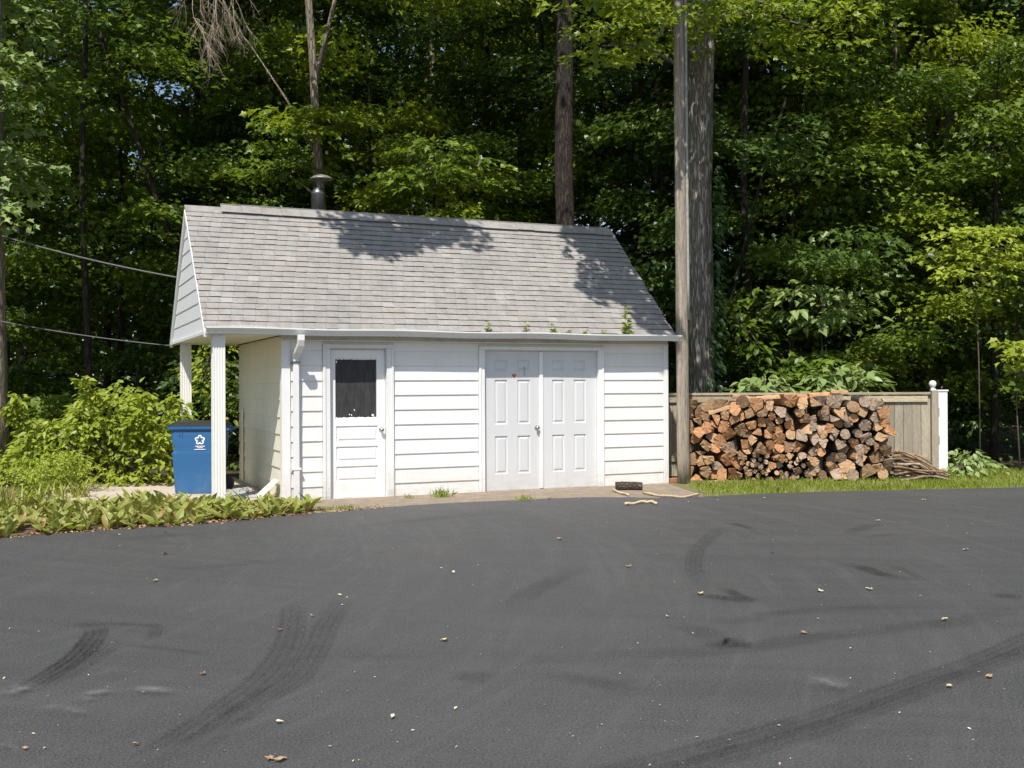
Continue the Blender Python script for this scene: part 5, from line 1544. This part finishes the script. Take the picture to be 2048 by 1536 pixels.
# weeds rooted in the gutter
WTX = ['small weed sprouting from the gutter furthest from the tall leafy one', 'weed with narrow leaves sprouting from the gutter beside an orange leaf', 'bushy weed sprouting from the gutter above the right steel door', 'tiny weed sprouting in the gutter', 'tiny weed sprouting in the gutter', 'low weed sprouting from the gutter next to the tall leafy one', 'tall leafy weed standing upright in the gutter near the pole']
for i, (px, h) in enumerate(((977, .22), (1052, .25), (1107, .18), (1138, .10), (1172, .09), (1208, .10), (1254, .47))):
    d = ray(px, 660); org = None
    # intersect with the gutter line
    u = None
    best = min((abs((S(k * .01, OE + .03, ZE).x / S(k * .01, OE + .03, ZE).y) - d.x / d.y), k * .01) for k in range(100, 620))[1]
    org = S(best, OE + .03, ZE - .042)
    rng = np.random.default_rng(200 + i); n = 80 if h > .3 else 26
    z = rng.random(n) * h; a = rng.uniform(0, 6.28, n)
    P = np.stack([.008 * np.cos(a), .008 * np.sin(a), z], 1); T = np.stack([np.cos(a), np.sin(a), rng.uniform(-.1, .7, n)], 1); Nn = np.tile([0, 0, 1.0], (n, 1)) + rng.normal(0, .3, (n, 3))
    sz = (.10 if h > .3 else .075) * rng.uniform(.6, 1.2, n) * (1.1 - .5 * z / h)
    root = empty('gutter_weed', org); tag(root, WTX[i], 'weed', 'tiny weeds in the gutter' if i in (3, 4) else 'weeds growing in the gutter')
    link('foliage', leaf_mesh('foliage', P, T, Nn, sz, 'ovate', M['leaf_shrub'], rng), root)
    MB().tube([(0, 0, 0), (.006, 0, h * .5), (0, .004, h)], [.004, .003, .001], 5).build('stem', M['grass'], root)

# ------------------------------------------------------------------ the planted bed
def bed_leaf_mesh(k):
    rk = random.Random(300 + k)
    L_, W_ = rk.uniform(.17, .25), rk.uniform(.026, .042)
    ns, nw = 6, 4
    vs, ed = [], []
    bend = rk.uniform(.4, 1.0)
    for i in range(ns + 1):
        t = i / ns
        w = W_ * (math.sin(math.pi * min(1, t * .93 + .07) ** .8) ** .8 + .06) if i < ns else .002
        for j in range(nw + 1):
            x = (j / nw * 2 - 1)
            y = L_ * (math.sin(bend * t) / bend) ; z = L_ * t * .12 - L_ * (1 - math.cos(bend * t)) / bend
            vs.append((x * w, y, z + .35 * abs(x) ** 1.3 * w + .004 * math.sin(j * 3 + i))); ed.append(1.0 if abs(x) > .9 else (.35 if abs(x) > .4 else .0))
    fs = [(i * (nw + 1) + j, i * (nw + 1) + j + 1, (i + 1) * (nw + 1) + j + 1, (i + 1) * (nw + 1) + j) for i in range(ns) for j in range(nw)]
    me = bpy.data.meshes.new('leaf'); me.from_pydata(vs, [], fs)
    me.polygons.foreach_set("use_smooth", [True] * len(fs))
    a = me.attributes.new("var", 'FLOAT', 'POINT'); a.data.foreach_set("value", [rk.random()] * len(vs))
    e = me.attributes.new("edge", 'FLOAT', 'POINT'); e.data.foreach_set("value", [x * rk.choice([.3, .7, 1.0]) for x in ed])
    me.materials.append(M['leaf_bed'] if k < 8 else M['leaf_old'])
    return me
BL = [bed_leaf_mesh(k) for k in range(10)]
rp_ = random.Random(44)
def bed_plant(x, y, z=.005, sc=1.0):
    root = empty('bed_plant', (x, y, z), rp_.uniform(0, 6.28))
    tag(root, 'low plant with broad pointed green leaves in the bed beside the driveway', 'plant', 'low broad-leaved plants filling the bed')
    n = rp_.choice([5, 6, 6, 7])
    for k in range(n):
        o = link('leaf', rp_.choice(BL), root)
        o.rotation_euler = (rp_.uniform(.5, 1.4), rp_.uniform(-.6, .6), k * 6.283 / n + rp_.uniform(-.4, .4))
        s = sc * rp_.uniform(.8, 1.2); o.scale = (s, s, s)
cnt = 0
spots = []
tries = 0
while len(spots) < 250 and tries < 9000:
    tries += 1
    x = rp_.uniform(-6.6, -2.42); f = rp_.random()
    lo = edge_y(x) + .09
    hi = min(13.05 + (-x - 2.4) * .42, 14.25)
    if x < -5.0: hi = min(hi, 13.4)
    if hi < lo: continue
    y = lo + (hi - lo) * f ** 1.25
    ok = True
    for u_, n_ in ((-.864, .10),):
        q = S(u_, n_, 0)
        if (q.x - x) ** 2 + (q.y - y) ** 2 < .03: ok = False
    lx = SH.inverted() @ Vector((x, y, 0))
    if lx.x > -.10 and lx.y > -.22: ok = False
    if ok and all((x - a) ** 2 + (y - b) ** 2 > .0155 for a, b in spots): spots.append((x, y))
for x, y in spots: bed_plant(x, y, sc=1.05)
print('plants', len(spots))
def strap(x, y, h, n, label, seed, droop=1.0):
    rng = np.random.default_rng(seed); rk = random.Random(seed)
    root = empty('daylily', (x, y, .005)); tag(root, label, 'plant', None)
    mb = MB(); var = []
    for k in range(n):
        a = rk.uniform(0, 6.283); L_ = h * rk.uniform(.7, 1.25); w = rk.uniform(.006, .011); sp = rk.uniform(.25, .8) * droop
        d = Vector((math.cos(a), math.sin(a), 0)); sd = Vector((-d.y, d.x, 0)); vs = []
        b = Vector((rk.gauss(0, .07), rk.gauss(0, .07), 0))
        for i in range(7):
            t = i / 6
            q = b + d * (L_ * sp * t ** 1.5) + Vector((0, 0, L_ * (t - .55 * sp * t ** 2.6)))
            ww = w * (1 - t ** 2.5) + .001
            vs += [q - sd * ww, q + sd * ww]
        mb.add(vs, [(2 * i, 2 * i + 1, 2 * i + 3, 2 * i + 2) for i in range(6)]); var += [rk.random()] * 14
    me = bpy.data.meshes.new('leaves'); me.from_pydata(mb.v, [], mb.f)
    at_ = me.attributes.new("var", 'FLOAT', 'POINT'); at_.data.foreach_set("value", var); me.materials.append(M['leaf_strap'])
    link('leaves', me, root)
for i, (px, py, h) in enumerate(((20, 1032, .52), (70, 1020, .50), (120, 1012, .48), (-15, 1020, .55), (160, 1000, .45))):
    g = gnd(px, py)
    strap(g.x, g.y, h * .78, 32, ['daylily clump with arching pale strap leaves close to the asphalt', 'daylily clump with arching strap leaves beside the feathery plants', 'daylily clump of upright strap leaves behind the broad-leaved plants', 'daylily clump growing nearest the foot of the sunlit tree', 'small daylily clump where the bed meets the concrete slab'][i], 400 + i)
for i, (px, py, h) in enumerate(((75, 995, .55), (115, 990, .62), (150, 985, .52), (60, 1005, .5))):
    g = gnd(px, py); rk = random.Random(500 + i)
    cs_ = [(rk.gauss(0, .17), rk.gauss(0, .14), h * (.25 + .75 * rk.random())) for _ in range(38)]
    bush('feathery_plant', g, cs_, [(c[0] * 3 + .01, c[1] * 3 - .3, 0) for c in cs_], [rk.uniform(.08, .14) for _ in cs_], 20, .055, 'ovate', M['leaf_shrub'], ['feathery fine-leaved green plant between the daylilies and the bright shrub', 'tallest feathery fine-leaved plant below the bright shrub', 'feathery fine-leaved plant beside the concrete slab', 'low feathery fine-leaved plant among the daylilies'][i], 'plant', 500 + i,
         [((0, 0, 0), c) for c in cs_[:8]], M['grass'])
for i in range(7):                                     # weeds along the back edge of the slab
    q = S(-2.0 - .25 * i + R.uniform(-.1, .1), -4.05 - R.uniform(0, .3), 0); rk = random.Random(540 + i)
    cs_ = [(rk.gauss(0, .16), rk.gauss(0, .12), rk.uniform(.08, .5)) for _ in range(16)]
    bush('low_weed', q, cs_, [(c[0] * 3 + .01, -.6, 0) for c in cs_], [rk.uniform(.1, .18) for _ in cs_], 14, .085, 'ovate', M['leaf_shrub'], 'low leafy weed growing under the bright shrub behind the slab', 'weed', 540 + i, [((0, 0, 0), c) for c in cs_[:5]], M['grass'], group='weeds behind the slab')

# grass and litter
def scatter(n, fn, rng):
    out = []
    while len(out) < n:
        p = fn(rng)
        if p is not None: out.append(p)
    return np.array(out)
rg = np.random.default_rng(21)
def lawn_pt(r):
    x = r.uniform(2.66, 12.5); y0 = edge_y(x) + .02
    y1 = 16.78 if x < 6.8 else 18.6
    if y0 > y1: return None
    y = y0 + (y1 - y0) * r.random() ** (1.25 if x < 6 else 1)
    den = .5 + .5 * math.sin(x * 2.3 + 1.3) * math.sin(y * 3.1 + x)
    d = (y - y0) / (y1 - y0)
    if r.random() > (1.0 - .75 * d if x < 6 else .95) * (.12 + .88 * den) : return None
    if (x - pp.x) ** 2 + (y - pp.y) ** 2 < .02: return None
    return (x, y, .007)
def blades(name, pts, h, mat, rng, parent=None):
    n = len(pts)
    T = np.stack([rng.normal(0, .45, n), rng.normal(0, .45, n), np.ones(n)], 1); Nn = np.stack([rng.normal(0, 1, n), -np.ones(n), rng.normal(0, .2, n)], 1)
    return leaf_mesh(name, pts, T, Nn, h * rng.uniform(.5, 1.3, n), 'blade', mat, rng, fold=0, droop=.35)
tag(link('grass', blades('grass', scatter(26000, lawn_pt, rg), .075, M['grass'], rg)), 'bright short grass strip between the driveway and the firewood', 'grass', kind='stuff')
TT = ['tuft of grass at the foot of the wall right of the entry door', 'small grass tuft growing through the apron before the steel doors', 'low grass patch beside the driveway below the downspout', 'grass patch at the asphalt edge below the entry door', 'tiny weed at the door casing foot']
for i, (px, py, n, w, h) in enumerate(((884, 995, 70, .09, .13), (1047, 1002, 80, .12, .07), (640, 1022, 170, .22, .05), (690, 1020, 130, .16, .06), (820, 998, 30, .06, .07))):
    g = gnd(px, py); rr = np.random.default_rng(600 + i)
    P = np.stack([rr.normal(0, w * .6, n), rr.normal(0, w * .35, n), np.zeros(n)], 1)
    o = link('grass_tuft', blades('grass_tuft', P, h, M['grass'], rr), None, (g.x, g.y, .006)); tag(o, TT[i], 'grass', kind='stuff')
# leaf litter along the bed and on the lawn
def litter_pt(r):
    if r.random() < .6:
        x = r.uniform(-6.5, -1.6); return (x, edge_y(x) + r.normal(.06, .07), .02)
    x = r.uniform(2.6, 6.5); return (x, edge_y(x) + .12 + r.random() * (16.7 - edge_y(x)), .02)
LM = {}
def litter_mat(name, cols):
    m, nt, b, _ = new_mat(name)
    a = N(nt, "Attribute", attribute_name="var"); L(nt, ramp(nt, a.outputs["Fac"], [(i / max(1, len(cols) - 1), c) for i, c in enumerate(cols)]), b.inputs["Base Color"])
    b.inputs["Roughness"].default_value = .75
    return m
M['litter'] = litter_mat('dry_leaf_litter', [(.22, .11, .05), (.38, .2, .10), (.46, .28, .16), (.30, .2, .12), (.5, .36, .22)])
M['specks'] = litter_mat('pale_specks', [(.5, .46, .36), (.6, .55, .4), (.38, .3, .2), (.66, .64, .58)])
pts = scatter(1500, litter_pt, rg); n = len(pts)
tag(link('leaf_litter', leaf_mesh('leaf_litter', pts, rg.normal(0, 1, (n, 3)) * [1, 1, .15], np.tile([0, 0, 1.0], (n, 1)) + rg.normal(0, .35, (n, 3)), rg.uniform(.02, .055, n), 'ovate', M['litter'], rg)), 'brown dry leaf litter along the edge of the bed and the lawn', 'leaf litter', kind='stuff')
def drive_pt(r):
    px, py = r.uniform(-50, 2100), 990 + 570 * r.random() ** 1.2
    g = gnd(px, py)
    if g.y > edge_y(g.x) - .05: return None
    return (g.x, g.y, .021)
pts = scatter(420, drive_pt, rg); n = len(pts)
tag(link('driveway_specks', leaf_mesh('driveway_specks', pts, rg.normal(0, 1, (n, 3)) * [1, 1, .1], np.tile([0, 0, 1.0], (n, 1)) + rg.normal(0, .25, (n, 3)), .006 + .016 * rg.random(n) ** 3, 'ovate', M['specks'], rg)), 'tiny pale bits of debris scattered over the driveway', 'debris', kind='stuff')
# fallen leaves one can pick out
FC = {'tan': (.34, .21, .11), 'pale yellow': (.52, .46, .22), 'cream': (.54, .49, .36), 'red': (.5, .08, .05)}
for k, c in FC.items(): M['fall_' + k] = flat('fallen_leaf_' + k.replace(' ', '_'), c, .7, 0, .25, 40)
FL_ = [(331, 1112, 'tan', .14), (310, 1167, 'tan', .10), (907, 1150, 'cream', .10), (887, 1287, 'pale yellow', .12), (1120, 1082, 'tan', .15), (1257, 1138, 'tan', .12), (1402, 1193, 'pale yellow', .12), (538, 1527, 'tan', .09), (556, 1531, 'tan', .10), (568, 1527, 'tan', .07),
       (560, 1266, 'tan', .08), (404, 1355, 'tan', .09), (1640, 1187, 'cream', .12), (1737, 1184, 'cream', .12), (1890, 1246, 'pale yellow', .13), (1898, 1381, 'pale yellow', .08), (1932, 1104, 'cream', .14), (1530, 1000, 'pale yellow', .14), (1378, 1008, 'cream', .10),
       (1848, 1003, 'pale yellow', .12), (1942, 1053, 'tan', .08), (556, 1051, 'red', .06), (240, 1074, 'cream', .09), (330, 1069, 'tan', .10), (680, 1196, 'pale yellow', .08), (625, 1238, 'cream', .09), (785, 1443, 'cream', .08), (560, 1453, 'cream', .09), (1607, 1272, 'tan', .11),
       (1545, 1110, 'tan', .08), (1755, 1045, 'cream', .12), (1335, 1239, 'pale yellow', .06), (1035, 1182, 'tan', .06), (1955, 992, 'pale yellow', .10), (700, 1310, 'cream', .05), (193, 1307, 'tan', .07), (1702, 1305, 'pale yellow', .06), (1980, 1362, 'tan', .09), (50, 1507, 'tan', .06), (272, 1498, 'tan', .07), (1160, 1002, 'tan', .10), (1098, 1000, 'tan', .16), (1432, 997, 'tan', .12)]
rf = random.Random(71)
for px, py, c, s in FL_:
    g = gnd(px, py); s *= .44
    pts, _ = LEAF['maple' if rf.random() < .5 else 'ovate']
    h = [rf.uniform(.0, .28) for _ in pts]
    mb = MB(); vs = [(x * s * 1.1, (y - .5) * s, .003 + hh * s) for (x, y), hh in zip(pts, h)] + [(0, 0, .002)]
    n = len(pts); mb.add(vs, [(i, (i + 1) % n, n) for i in range(n)])
    o = mb.build('fallen_leaf', M['fall_' + c], loc=(g.x, g.y, .019)); o.rotation_euler.z = rf.uniform(0, 6.28)
    tag(o, f'curled {c} fallen leaf lying on the black driveway', 'leaf', f'{c} fallen leaves on the driveway')
